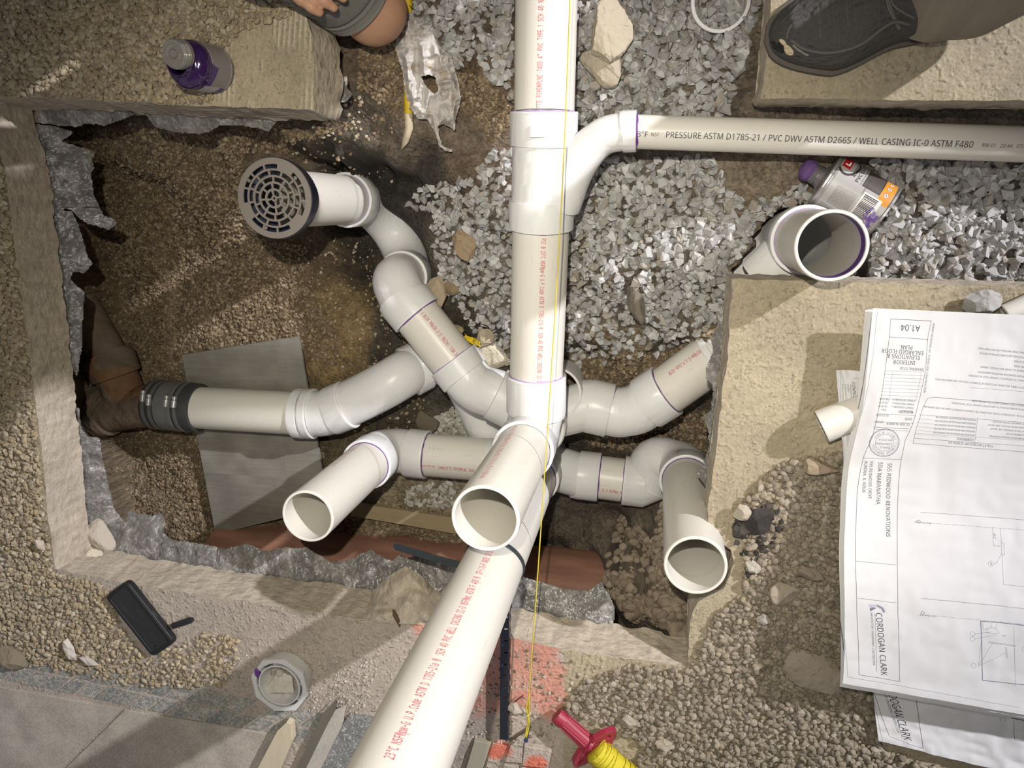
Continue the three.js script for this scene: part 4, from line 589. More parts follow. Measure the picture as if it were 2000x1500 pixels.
rock('concrete_chunk', 1228, 1408, 0.014, 0.017, [.33, .29, .225], 'fist of dried mortar in the pea gravel above the reel', [1, 0.6, 0.9]);
rock('concrete_chunk', 1298, 1456, 0.014, 0.015, [.36, .31, .23], 'smooth tan pebble right of the string reel', [1.2, 0.7, 0.8]);
{ // broken lip of the slab between the saw cuts
  const g = grid(44, 22, (u, v) => { const px = lerp(697, 905, u), top = 1216 + 6 * u, lip = (p => { for (let i = 1; i < p.length; i++) if (px <= p[i][0]) return lerp(p[i - 1][1], p[i][1], (px - p[i - 1][0]) / (p[i][0] - p[i - 1][0])); return p[p.length - 1][1]; })([[697, 1196], [730, 1152], [757, 1126], [792, 1106], [818, 1120], [850, 1152], [905, 1186]]), py = lerp(top, lip, v); const y = 0.004 - SLAB_T * 0.9 * Math.pow(v, 1.3) + 0.034 * (fbm(px * 0.03, py * 0.04, 5) - 0.5) + 0.02 * Math.abs(noise(px * 0.06 + 4, py * 0.05) - 0.5) * Math.min(1, 6 * v * (1 - v) + 0.3); return W(px, py, y); }, (u, v, q) => [q.x * 3, q.z * 3]);
  solo('concrete_lip', g, mat(0xffffff, 0.92, { map: faceMap, bumpMap: faceBump, bumpScale: 0.008 }), 'broken cream concrete lip left of the stack on the lower slab edge', 'concrete').userData.category = 'concrete';
}
// dug soil heaped under the right stub
bed('soil_heap', 'heap of dry tan soil crumbs under the stub at the right slab', 'soil', 'clod', [[[1180, 1100], [1230, 1060], [1300, 1040], [1300, 1130], [1340, 1170], [1340, 1240], [1280, 1215], [1200, 1170]]], 700, [0.008, 0.03], [[.25, .20, .145], [.21, .165, .12], [.29, .235, .17]], 0.95, { shape: pebble, lift: [-0.1, 0.3] });

rock('concrete_flake', 137, 1268, 0.018, 0.026, [.56, .50, .43], 'long pale flake standing in the pea gravel above the tiles', [0.5, 0.35, 1.2], 0.25);
rock('concrete_flake', 172, 1292, 0.012, 0.02, [.50, .45, .39], 'thin pale flake lying along the top edge of the tiles', [1.4, 0.3, 0.45], -0.2);
rock('concrete_flake', 80, 1065, 0.02, 0.014, [.50, .43, .35], 'pale buff chip in the pea gravel left of the slab corner', [0.8, 0.5, 1.1], 0.5);
solo('wood_splinter', crease(sweep([[W(768, 1190, 0.004), 0.002], [W(771, 1200, 0.006), 0.005], [W(777, 1212, 0.006), 0.0045], [W(781, 1224, 0.004), 0.0015]], 7, [true, true]), 0.3), mat(col(0.10, 0.06, 0.035), 0.85), 'dark brown wood splinter on the broken concrete lip', 'splinter');

// ---------------------------------------------------------------- purple primer bottle on the upper left slab
{
  const b = thing('primer_bottle', 'dark purple primer bottle with a metal screw cap on the upper left slab', 'bottle', W(421, 136, 0));
  const L = pts => new THREE.LatheGeometry(pts.map(([r, y]) => new THREE.Vector2(r, y)), 56);
  b.rotation.set(0.05, 0, 0.06);
  part('bottle_body', L([[0, 0.001], [0.038, 0.001], [0.0415, 0.004], [0.0425, 0.009], [0.0425, 0.076], [0.0412, 0.084], [0.036, 0.092], [0.028, 0.0965], [0.0235, 0.098], [0.023, 0.101], [0.0255, 0.102], [0.0255, 0.104], [0.023, 0.105], [0.023, 0.112], [0.02, 0.112], [0.02, 0.09]]), shiny(col(0.035, 0.012, 0.075), 0.12, { clearcoat: 1, clearcoatRoughness: 0.08 }), b);
  const lab = canvas(1024, 256, c => {
    c.fillStyle = '#b5afb2'; c.fillRect(0, 0, 1024, 256); c.fillStyle = '#979194'; c.fillRect(250, 10, 330, 236);
    c.fillStyle = '#6d676c'; for (let y = 18; y < 240; y += 6) { for (let x = 258; x < 570; x += 0) { const w = rr(6, 22); if (x + w < 572) c.fillRect(x, y, w, 2.4); x += w + 4; } }
    c.fillStyle = '#3a1c86'; c.fillRect(640, 130, 140, 126); c.fillStyle = '#8f7bc4'; for (let y = 140; y < 250; y += 8) c.fillRect(652, y, rr(60, 116), 3);
    c.fillStyle = '#2a2140'; c.font = '26px sans-serif'; c.fillText('PRIMER', 606, 60); c.font = '15px sans-serif'; c.fillText('PURPLE', 620, 90); c.fillText('32 fl. oz', 690, 116);
    c.fillStyle = 'rgba(60,30,110,.75)'; c.beginPath(); c.moveTo(250, 0); c.lineTo(420, 0); c.quadraticCurveTo(380, 60, 400, 90); c.quadraticCurveTo(330, 40, 250, 60); c.fill(); c.fillStyle = 'rgba(45,20,100,.8)'; c.fillRect(600, 200, 40, 56); c.fillStyle = '#2f1674'; c.fillRect(0, 190, 250, 66); c.fillRect(790, 60, 234, 196);
  });
  part('label', new THREE.CylinderGeometry(0.0429, 0.0429, 0.062, 64, 1, true).rotateY(-0.95).translate(0, 0.042, 0), shiny(0xffffff, 0.4, { map: lab }), b);
  const cap = thing('bottle_cap', 'ribbed pale metal screw cap set askew on the purple primer bottle', 'cap', W(352, 106, 0.112));
  const st = []; for (let i = 0; i < 4; i++) st.push([0.0245, i * 0.004], [0.0258, i * 0.004 + 0.0012], [0.0258, i * 0.004 + 0.0028], [0.0245, i * 0.004 + 0.004]);
  const cg = L([[0.022, -0.006], [0.0255, -0.006], [0.0255, 0], ...st, [0.0245, 0.017], [0.0232, 0.0185], [0.02, 0.0178], [0.009, 0.0178], [0.0075, 0.0155], [0.0072, 0.0155], [0.0062, 0.0185], [0, 0.0185]]);
  cap.rotation.set(0.1, 0.3, 0.12); part('cap_body', crease(cg, 0.5), shiny(col(0.36, 0.34, 0.32), 0.32, { metalness: 0.55 }), cap);
  const capTop = canvas(256, 256, c => { c.fillStyle = '#948c84'; c.fillRect(0, 0, 256, 256); c.fillStyle = '#d6d0c6'; c.font = '30px sans-serif'; c.textAlign = 'center'; [...'UPUSH '].forEach((q, i) => { c.save(); c.translate(128, 128); c.rotate(-1.3 + i * 0.36); c.fillText(q, 0, -78); c.restore(); }); [...'ON'].forEach((q, i) => { c.save(); c.translate(128, 128); c.rotate(2.0 + i * 0.4); c.fillText(q, 0, -78); c.restore(); }); });
  part('cap_print', new THREE.RingGeometry(0.0095, 0.0195, 40, 1).rotateX(-Math.PI / 2).translate(0, 0.01795, 0), shiny(0xffffff, 0.35, { map: capTop, metalness: 0.4 }), cap);
  cap.scale.setScalar(0.97);
}
// ---------------------------------------------------------------- cement can lying on the stone
{
  const a = W(1614, 353, -0.165), e = W(1722, 416, -0.150), d = e.clone().sub(a), L = d.length(); d.normalize();
  const c = thing('cement_can', 'grey labelled pipe cement can with a purple stained cap lying on the crushed stone', 'can', a);
  const f = v3(0, 1, 0).addScaledVector(d, -d.y).normalize(), s = f.clone().cross(d); c.quaternion.setFromRotationMatrix(new THREE.Matrix4().makeBasis(s, d.clone().negate(), f.clone()));   // own y runs to the cap
  const tin = shiny(col(0.42, 0.41, 0.39), 0.3, { metalness: 0.7 });
  const La = pts => crease(new THREE.LatheGeometry(pts.map(([r, y]) => new THREE.Vector2(r, y)), 56), 0.5);
  part('can_body', La([[0.022, 0.012], [0.024, 0.010], [0.047, 0.004], [0.0515, 0.004], [0.053, 0.002], [0.053, -0.001], [0.0515, -0.003], [0.0515, -L + 0.003], [0.053, -L + 0.001], [0.053, -L - 0.003], [0.051, -L - 0.003], [0.049, -L + 0.001], [0, -L + 0.001]].reverse()), tin, c);
  part('neck', La([[0.0, 0.03], [0.018, 0.03], [0.019, 0.026], [0.018, 0.024], [0.019, 0.021], [0.018, 0.018], [0.02, 0.012], [0.02, 0.009]].reverse()), shiny(col(0.2, 0.19, 0.2), 0.3, { metalness: 0.5 }), c);
  part('cap', planar(lump(0.021, 2, 0.25, 3, [1, 0.85, 1]).translate(0, 0.037, 0)), mat(col(0.12, 0.06, 0.19), 0.8, { bumpMap: rockBump, bumpScale: 0.003 }), c, 'purple stained cap');
  const lab = canvas(1024, 400, g => {
    g.fillStyle = '#a3a19d'; g.fillRect(0, 0, 1024, 400); g.fillStyle = '#8c8a86'; g.fillRect(0, 0, 1024, 14);
    const blk = (x, y, w, h) => { g.fillStyle = '#55524e'; for (let j = y; j < y + h; j += 5) for (let i = x; i < x + w;) { const k = rr(4, 16); g.fillRect(i, j, Math.min(k, x + w - i), 2); i += k + 3; } };
    blk(300, 30, 150, 330); blk(462, 60, 120, 150);
    g.fillStyle = '#3b3430'; g.fillRect(640, 190, 384, 130); g.fillRect(0, 190, 250, 130); g.fillStyle = '#c98a2c'; g.fillRect(600, 320, 424, 80); g.fillRect(0, 320, 280, 80); g.fillStyle = '#6d6660'; for (let j = 200; j < 312; j += 6) g.fillRect(650, j, rr(120, 210), 2);
    g.fillStyle = '#d6d3ce'; g.fillRect(470, 230, 150, 130); g.fillStyle = '#111'; for (let i = 478; i < 612;) { const k = rr(2, 6); g.fillRect(i, 240, k, 96); i += k + rr(2, 5); } g.font = '14px sans-serif'; g.fillText('38753 31012', 486, 354);
    g.strokeStyle = '#2c2826'; g.lineWidth = 14; g.beginPath(); g.ellipse(745, 50, 95, 74, 0, 0, 7); g.stroke(); g.fillStyle = '#b01823'; g.fillRect(690, 10, 110, 58); g.fillStyle = '#fff'; g.fillRect(712, 24, 12, 34); g.fillRect(712, 46, 44, 12);
    g.fillStyle = '#161414'; g.font = 'bold 34px sans-serif'; g.fillText('REGULAR', 660, 122); g.fillText('PVC CEMENT', 640, 158); g.font = '15px sans-serif'; g.fillText('CLEAR • MEDIUM BODY', 640, 182); g.fillText('COMBINACIÓN', 600, 225);
    for (const [i, x] of [660, 710, 760].entries()) { g.save(); g.translate(x, 358); g.rotate(Math.PI / 4); g.fillStyle = '#e8e4dd'; g.fillRect(-13, -13, 26, 26); g.strokeStyle = '#b4382c'; g.lineWidth = 3; g.strokeRect(-13, -13, 26, 26); g.fillStyle = '#222'; g.fillRect(-4, -5, 8, 10); g.restore(); }
    g.fillStyle = 'rgba(104,78,150,.7)'; for (let i = 0; i < 40; i++) { g.beginPath(); g.ellipse(rr(440, 560), rr(310, 400), rr(3, 22), rr(2, 12), rr(0, 3), 0, 7); g.fill(); }
  });
  part('label', new THREE.CylinderGeometry(0.0519, 0.0519, L - 0.008, 64, 1, true).rotateY(-3.6).translate(0, -L / 2, 0), shiny(0xffffff, 0.38, { map: lab }), c);
}
// ---------------------------------------------------------------- rag, yellow handle, cut ring, tape scrap
{
  const outl = [[784, 26], [806, 32], [818, 46], [834, 58], [847, 64], [851, 78], [862, 92], [874, 104], [884, 118], [893, 148], [899, 175], [901, 196], [893, 226], [889, 257], [878, 249], [866, 243], [857, 247], [858, 262], [864, 284], [884, 293], [884, 298], [868, 295], [858, 288], [850, 262], [836, 234], [816, 232], [801, 212], [790, 180], [786, 140], [776, 110], [771, 90], [775, 68], [782, 66], [776, 48]];
  const holes = [[[822, 150], [838, 147], [850, 152], [855, 176], [848, 182], [842, 178], [832, 166]]];
  const hi = (x, y) => { const s = Math.abs(noise(x * 0.032 + 3, y * 0.022) - 0.5) * 2, t = Math.abs(noise(x * 0.075, y * 0.06 + 9) - 0.5) * 2, d = segDist(outl, x, y); const h = onGround(x, y, -0.22).y + 0.018 + 0.026 * (1 - s) * smooth(0, 14, d) + 0.016 * (1 - t) + 0.004 * noise(x * .3, y * .3); return W(x, y, Math.max(h, -0.245)); };
  const cloth = tex(256, 256, (u, v) => { const s = smooth(0.56, 0.74, fbm(u * 9, v * 9, 3)); const k = 1 - 0.05 * noise(u * 160, v * 160); return [lerp(0.76, 0.64, s * 0.6) * k, lerp(0.74, 0.58, s * 0.6) * k, lerp(0.72, 0.51, s * 0.6) * k]; }); cloth.repeat.set(3, 3);
  solo('paper_towel', sheet(outl, 1.6, hi, holes, 1.4), shiny(0xffffff, 0.9, { map: cloth, specularIntensity: 0.1 }), 'crumpled torn white paper towel with dirt stains lying across the yellow handle', 'paper towel');
  const h = thing('yellow_handle', 'worn yellow wooden handle pressed into the soil beside the paper towel', 'handle'), wood = mat(col(0.42, 0.35, 0.24), 0.85, { bumpMap: faceBump, bumpScale: 0.004 });
  const yt = tex(128, 512, (u, v) => { const s = noise(u * 30, v * 90), w = noise(u * 12, v * 30); return s > 0.83 || w > 0.87 ? [0.14, 0.12, 0.07] : [0.80, 0.68, 0.10]; });
  const p = (x, y, k) => W(x, y, onGround(x, y, -0.22).y + k);
  const yg = sweep([[p(797, -60, 0.014), 0.0085], [p(797, 40, 0.014), 0.0085], [p(798, 120, 0.013), 0.009], [p(798, 190, 0.013), 0.0095], [p(798, 222, 0.013), 0.009]], 18, [true, false]); part('painted_shaft', planar(yg), mat(0xffffff, 0.6, { map: yt }), h);
  part('bare_tip', planar(sweep([[p(798, 222, 0.013), 0.0095], [p(799, 250, 0.013), 0.009], [p(792, 275, 0.012), 0.007], [p(785, 290, 0.01), 0.002]], 18, [false, true])), wood, h, 'tip worn to bare wood');
  const g = crease(sweep([[v3(0, -0.012, 0), 0.0535], [v3(0, 0, 0), 0.0535], [v3(0, 0, 0), 0.0475], [v3(0, -0.012, 0), 0.0475]], 64), 0.4), r = solo('pipe_ring', g, rimMat, 'thin white ring cut from a pipe, lying on the crushed stone near the shoe', 'pipe ring'); r.position.copy(W(1408, 2, -0.155)); r.rotation.set(0.12, 0, -0.1);
  const r2 = part('primer_mark', sweep([[v3(0.046, 0.001, -0.026), 0.002], [v3(0.052, -0.003, -0.01), 0.0035], [v3(0.053, -0.004, 0.006), 0.003]], 8, [true, true]), primer, r);
  const tp = [W(908, 658, -0.44), W(918, 664, -0.437), W(930, 668, -0.435), W(937, 673, -0.44)], cv = new THREE.CatmullRomCurve3(tp), tt = canvas(128, 32, c => { c.fillStyle = '#e8c81a'; c.fillRect(0, 0, 128, 32); c.fillStyle = '#222'; for (let i = 70; i < 128; i += 12) { c.beginPath(); c.moveTo(i, 0); c.lineTo(i + 5, 0); c.lineTo(i - 4, 32); c.lineTo(i - 9, 32); c.fill(); } });
  solo('tape_scrap', grid(16, 4, (u, v) => cv.getPoint(u).add(v3(0.002 * Math.sin(9 * v), 0.004 * Math.sin(u * 9 + v * 3), (v - 0.5) * 0.016))), mat(0xffffff, 0.6, { map: tt }), 'small yellow and black tape scrap beside the lower main pipe', 'tape');
}
// ---------------------------------------------------------------- octagonal bushing with a stone in it
{
  const c = W(562, 1318, 0.0), b = thing('pipe_bushing', 'octagonal white pipe bushing with spokes standing at the edge of the tiles', 'bushing', c), H = 0.042;
  const pv = shiny(col(0.62, 0.615, 0.60), 0.4);
  part('bushing_body', crease(sweep([[v3(0, 0.001, 0), 0.0545], [v3(0, 0.001, 0), 0.0575], [v3(0, H - 0.008, 0), 0.0575]], 64), 0.4), pv, b);
  const oct = new THREE.Shape(), R = 0.0665; for (let i = 0; i < 8; i++) { const A = Math.PI / 8 + 0.16 + i * Math.PI / 4; i ? oct.lineTo(R * Math.cos(A), R * Math.sin(A)) : oct.moveTo(R * Math.cos(A), R * Math.sin(A)); } oct.closePath(); const ho = new THREE.Path(); ho.absarc(0, 0, 0.0545, 0, Math.PI * 2, false); oct.holes.push(ho);
  const og = new THREE.ExtrudeGeometry(oct, { depth: 0.007, bevelEnabled: true, bevelThickness: 0.001, bevelSize: 0.001, bevelSegments: 2, curveSegments: 64 }); og.rotateX(-Math.PI / 2); og.translate(0, H - 0.009, 0); part('octagon_flange', og, pv, b);
  part('inner_ring', crease(sweep([[v3(0, H - 0.001, 0), 0.0485], [v3(0, H - 0.001, 0), 0.0455], [v3(0, H - 0.012, 0), 0.0445], [v3(0, 0.004, 0), 0.0395], [v3(0, 0.004, 0), 0.0415], [v3(0, H - 0.012, 0), 0.0475], [v3(0, H - 0.001, 0), 0.0485]], 64), 0.4), shiny(col(0.66, 0.655, 0.645), 0.3), b);
  part('groove_floor', crease(sweep([[v3(0, H - 0.016, 0), 0.0475], [v3(0, H - 0.016, 0), 0.0545], [v3(0, H - 0.02, 0), 0.0545], [v3(0, H - 0.02, 0), 0.0475]], 64), 0.4), shiny(col(0.20, 0.20, 0.21), 0.5), b);
  for (let i = 0; i < 8; i++) { const A = 0.15 + i * Math.PI / 4; part('spoke', new THREE.BoxGeometry(0.009, 0.014, 0.0012).translate(0.0515, H - 0.0085, 0).rotateY(A), pv, b); }
  part('primer_mark', planar(lump(0.009, 1, 0.4, 3, [0.7, 0.25, 1.3]).translate(-0.05, H - 0.001, -0.026)), primer, b);
  rock('concrete_chunk', 546, 1336, 0.016, 0.037, [.60, .55, .47], 'pale layered stone sitting inside the octagonal bushing', [1.05, 0.5, 0.75], 0.3);
  rock('concrete_chunk', 546, 1315, 0.02, 0.011, [.50, .46, .40], 'small pale chip inside the octagonal bushing above the larger stone', [1, 0.5, 0.8], 0.9);
}
// ---------------------------------------------------------------- phone and clip
{
  const a = W(237, 1147, 0.008), b = W(325, 1259, 0.008), d = b.clone().sub(a), ph = thing('phone', 'black phone in a thick rugged case lying on the lower left slab', 'phone', a.clone().lerp(b, 0.5).setY(0.006));
  ph.rotation.y = Math.atan2(-d.z, d.x); const L = d.length() + 0.010;
  const rrect = (q, w, h, r) => { q.moveTo(-w + r, -h); q.lineTo(w - r, -h); q.quadraticCurveTo(w, -h, w, -h + r); q.lineTo(w, h - r); q.quadraticCurveTo(w, h, w - r, h); q.lineTo(-w + r, h); q.quadraticCurveTo(-w, h, -w, h - r); q.lineTo(-w, -h + r); q.quadraticCurveTo(-w, -h, -w + r, -h); return q; };
  part('case', new THREE.ExtrudeGeometry(rrect(new THREE.Shape(), L / 2 - 0.003, 0.034, 0.012), { depth: 0.011, bevelEnabled: true, bevelThickness: 0.003, bevelSize: 0.003, bevelSegments: 4, curveSegments: 12 }).rotateX(-Math.PI / 2).translate(0, 0.003, 0), mat(col(0.012, 0.012, 0.014), 0.55), ph);
  part('case_rim', (() => { const s = new THREE.Shape(), w = L / 2 - 0.0025, h = 0.0345, r = 0.012; rrect(s, w, h, r); const p = new THREE.Path(); rrect(p, w - 0.0055, h - 0.0055, 0.008); s.holes.push(p); const g = new THREE.ExtrudeGeometry(s, { depth: 0.003, bevelEnabled: true, bevelThickness: 0.001, bevelSize: 0.001, bevelSegments: 2 }); g.rotateX(-Math.PI / 2); g.translate(0, 0.0155, 0); return g; })(), mat(col(0.011, 0.011, 0.013), 0.5), ph);
  const sm = canvas(256, 512, c => { c.fillStyle = '#2b2b2c'; c.fillRect(0, 0, 256, 512); for (let i = 0; i < 9; i++) { c.fillStyle = `rgba(120,118,112,${rr(0.04, 0.13)})`; c.beginPath(); c.ellipse(rr(40, 220), rr(60, 460), rr(10, 26), rr(10, 30), 1, 0, 7); c.fill(); } });
  part('screen', new THREE.BoxGeometry(L - 0.016, 0.001, 0.058).translate(0, 0.0168, 0), shiny(0xffffff, 0.25, { map: sm }), ph, 'dark smudged screen');
  part('side_button', new RoundedBoxGeometry(0.02, 0.006, 0.003, 2, 0.001).translate(0.01, 0.011, -0.0375), mat(col(0.02, 0.02, 0.022), 0.5), ph);
  part('camera_hole', new THREE.CylinderGeometry(0.0022, 0.0022, 0.0004, 18).translate(L / 2 - 0.018, 0.0175, 0.012), shiny(col(0.004, 0.004, 0.005), 0.1), ph);
  const k = thing('belt_clip', 'small black belt clip poking out beside the phone', 'clip'), p = W(338, 1222, 0.012), q = W(376, 1210, 0.012);
  part('clip_body', crease(sweep([[p, 0.0065], [p.clone().lerp(q, 0.85), 0.0072], [q, 0.005]], 14, [true, true]), 0.5), mat(col(0.015, 0.016, 0.02), 0.5), k); part('clip_tab', rod(p.clone().add(v3(0, 0.006, -0.004)), q.clone().add(v3(-0.006, 0.006, -0.005)), 0.003), mat(col(0.02, 0.021, 0.026), 0.5), k);
}
// ---------------------------------------------------------------- reel of yellow line, the stretched line and its nail
const twine = mat(col(0.62, 0.52, 0.03), 0.7);
{
  const r = thing('line_reel', 'red plastic reel wound with yellow mason line, lower right of the stack', 'reel'), red = shiny(col(0.30, 0.022, 0.045), 0.45);
  const a = W(1087, 1396, 0.026), b = W(1152, 1454, 0.030), d = b.clone().sub(a).normalize(), s = v3(-d.z, 0, d.x).normalize(), u0 = d.clone().cross(s).normalize(); if (u0.y < 0) u0.negate();
  const hs = []; hs.push([a, 0.012], [a, 0.0165], [along(a, b, 0.16), 0.0168], [along(a, b, 0.17), 0.0155], [along(a, b, 0.92), 0.0175], [along(a, b, 0.93), 0.021], [b, 0.0215]); part('handle', crease(sweep(hs, 24, [true, true]), 0.4), red, r);
  for (let i = 0; i < 9; i++) { const A = i * 2 * Math.PI / 9, o = u0.clone().multiplyScalar(Math.cos(A)).addScaledVector(s, Math.sin(A)); part('grip_rib', rod(along(a, b, 0.22).addScaledVector(o, 0.0157), along(a, b, 0.88).addScaledVector(o, 0.0170), 0.0013, 6), red, r); }
  const fl = new THREE.Shape(); fl.moveTo(-0.062, -0.004); fl.lineTo(-0.05, -0.014); fl.lineTo(-0.026, -0.026); fl.lineTo(0.026, -0.026); fl.lineTo(0.05, -0.014); fl.lineTo(0.062, -0.004); fl.lineTo(0.062, 0.004); fl.lineTo(0.05, 0.016); fl.lineTo(0.026, 0.026); fl.lineTo(-0.026, 0.026); fl.lineTo(-0.05, 0.016); fl.lineTo(-0.062, 0.004); fl.closePath();
  for (const [x, y, q] of [[-0.042, 0, 0.0065], [0.042, 0, 0.0065], [-0.019, 0.006, 0.006], [0.019, 0.006, 0.006], [0, 0.012, 0.004], [0, -0.01, 0.006]]) { const h = new THREE.Path(); h.absarc(x, y, q, 0, Math.PI * 2, false); fl.holes.push(h); }
  const c = b.clone().addScaledVector(d, 0.004), fg = new THREE.ExtrudeGeometry(fl, { depth: 0.010, bevelEnabled: true, bevelThickness: 0.001, bevelSize: 0.001, bevelSegments: 1, curveSegments: 8 });
  const tilt = u0.clone().multiplyScalar(0.60).addScaledVector(d, -0.80).normalize(), fd = s.clone().cross(tilt).normalize(); if (fd.dot(d) < 0) c.addScaledVector(d, 0.010);
  fg.applyMatrix4(new THREE.Matrix4().makeBasis(s, tilt, fd)); fg.translate(c.x, c.y, c.z); part('flange', fg, red, r);
  const e = b.clone().addScaledVector(d, 0.17), bands = [], N = 26, wob = i => 0.0012 * Math.sin(i * 2.4); for (let i = 0; i <= N; i++) bands.push([along(b, e, 0.07 + 0.93 * i / N).add(v3(0, 0, 0)), 0.027 + wob(i) + (i === 0 || i === N ? -0.006 : 0)]);
  part('wound_line', crease(sweep(bands, 30, [true, true]), 0.8), mat(col(0.56, 0.47, 0.02), 0.75, { bumpMap: faceBump, bumpScale: 0.003 }), r, 'bright yellow wound line');
  for (let i = 0; i < 34; i++) { const t0 = rr(0.1, 0.85), t1 = t0 + rr(-0.06, 0.10), A0 = rr(0, 6.3), pts = []; for (let k = 0; k <= 12; k++) { const A = A0 + k * 0.32, q = along(b, e, clamp(lerp(t0, t1, k / 12), 0.08, 0.98)); pts.push(q.addScaledVector(u0, 0.0287 * Math.cos(A)).addScaledVector(s, 0.0287 * Math.sin(A))); } part('line_turn', tube(pts, 0.0008, 5, 20), twine, r); }
  part('loose_loop', tube([W(1165, 1482, 0.045), W(1160, 1475, 0.06), W(1178, 1448, 0.065), W(1182, 1446, 0.062), W(1178, 1462, 0.06), W(1166, 1480, 0.058)], 0.0009, 6, 40), twine, r);
  const ln = thing('string_line', 'thin yellow string stretched from the top of the picture to the nail', 'string');
  part('line', tube([W(1116, -70, 0.035), W(1100, 330, 0.035), W(1076, 740, 0.034), W(1058, 1010, 0.033), W(1041, 1250, 0.03), W(1031, 1395, 0.028), W(1028, 1447, 0.03)], 0.0011, 8, 90), twine, ln);
  part('tied_end', tube([W(1032, 1362, 0.029), W(1028, 1385, 0.029), W(1033, 1400, 0.028), W(1032, 1425, 0.028), W(1026, 1446, 0.03)], 0.0011, 8, 40), twine, ln); part('tied_end', tube([W(1033, 1360, 0.029), W(1034, 1380, 0.03), W(1031, 1410, 0.029), W(1025, 1440, 0.03)], 0.001, 8, 40), twine, ln);
  part('knot', planar(lump(0.003, 1, 0.3, 3).translate(W(1031, 1398, 0.03).x, 0.03, W(1031, 1398, 0.03).z)), twine, ln);
  const nl = thing('concrete_nail', 'blue headed concrete nail holding the end of the yellow string', 'nail', W(1034, 1420, 0)), tip = W(1027, 1446, 0.036).sub(nl.position);
  part('shaft', rod(v3(0, -0.01, 0), tip, 0.0024), mat(col(0.03, 0.032, 0.045), 0.4), nl); part('head', crease(sweep([[tip.clone().add(v3(0, -0.001, 0)), 0.0048], [tip.clone().add(v3(0, 0.001, 0)), 0.0048]], 18, [true, true]), 0.4), shiny(col(0.03, 0.05, 0.11), 0.35), nl); part('rod_stub', rod(W(1036, 1420, 0.004).sub(nl.position), W(995, 1446, 0.004).sub(nl.position), 0.003, 8), mat(col(0.12, 0.09, 0.07), 0.8), nl);
}
// black slotted steel strip on the slab
{
  const t = thing('slotted_strip', 'black slotted metal strip lying along the orange paint beside the stack', 'metal strip'), a = W(987, 1185, 0.02), b = W(984, 1443, 0.02), d = b.clone().sub(a).setY(0), L = d.length(); d.normalize(); const s = v3(d.z, 0, -d.x).multiplyScalar(-1); if (s.x < 0) s.negate();
  const sh = new THREE.Shape(); sh.moveTo(0, -0.0085); sh.lineTo(L, -0.0085); sh.lineTo(L, 0.0085); sh.lineTo(0, 0.0085); sh.closePath();
  for (let i = 0; i < 9; i++) { const h = new THREE.Path(), x = 0.02 + i * 0.027; h.moveTo(x, -0.0015); h.lineTo(x + 0.004, -0.001); h.lineTo(x + 0.004, 0.006); h.lineTo(x, 0.006); h.closePath(); sh.holes.push(h); }
  for (const x of [0.076, 0.124]) { const h = new THREE.Path(); h.absarc(x + 0.008, -0.004, 0.0019, 0, Math.PI * 2, false); sh.holes.push(h); }
  const g = new THREE.ExtrudeGeometry(sh, { depth: 0.002, bevelEnabled: false }); const m = new THREE.Matrix4().makeBasis(d, s, d.clone().cross(s)); g.applyMatrix4(m); g.translate(a.x, 0.021, a.z);
  const bl = shiny(col(0.022, 0.025, 0.036), 0.4, { metalness: 0.3 }); part('web', g, bl, t);
  const e = a.clone().setY(0); part('right_leg', grid(40, 4, (u, v) => e.clone().addScaledVector(d, u * L).addScaledVector(s, 0.0085 + 0.001 * Math.sin(u * 70)).add(v3(0, 0.001 + 0.02 * v, 0))), bl, t);
  part('left_leg', grid(40, 4, (u, v) => e.clone().addScaledVector(d, u * L).addScaledVector(s, -0.0085).add(v3(0, 0.001 + 0.02 * v, 0))), bl, t);
  for (const x of [0.076, 0.124]) part('rivet', crease(sweep([[e.clone().addScaledVector(d, x + 0.008).addScaledVector(s, -0.004).add(v3(0, 0.021, 0)), 0.0034], [e.clone().addScaledVector(d, x + 0.008).addScaledVector(s, -0.004).add(v3(0, 0.0245, 0)), 0.003], [e.clone().addScaledVector(d, x + 0.008).addScaledVector(s, -0.004).add(v3(0, 0.0235, 0)), 0.0012]], 14, [false, true]), 0.5), shiny(col(0.02, 0.03, 0.08), 0.35), t);
  solo('tie_wire', tube([W(992, 1230, 0.012), W(1001, 1243, 0.006), W(1002, 1262, 0.005), W(996, 1360, 0.005), W(995, 1376, 0.006)], 0.0013, 6, 40), mat(col(0.20, 0.155, 0.10), 0.7), 'rusty tie wire lying along the black slotted strip', 'wire');
  solo('wire_scrap', tube([W(994, 1378, 0.004), W(1008, 1368, 0.008), W(1022, 1358, 0.012)], 0.0016, 6, 10), mat(col(0.22, 0.06, 0.05), 0.7), 'short rusty red wire stub right of the black strip', 'wire');
}
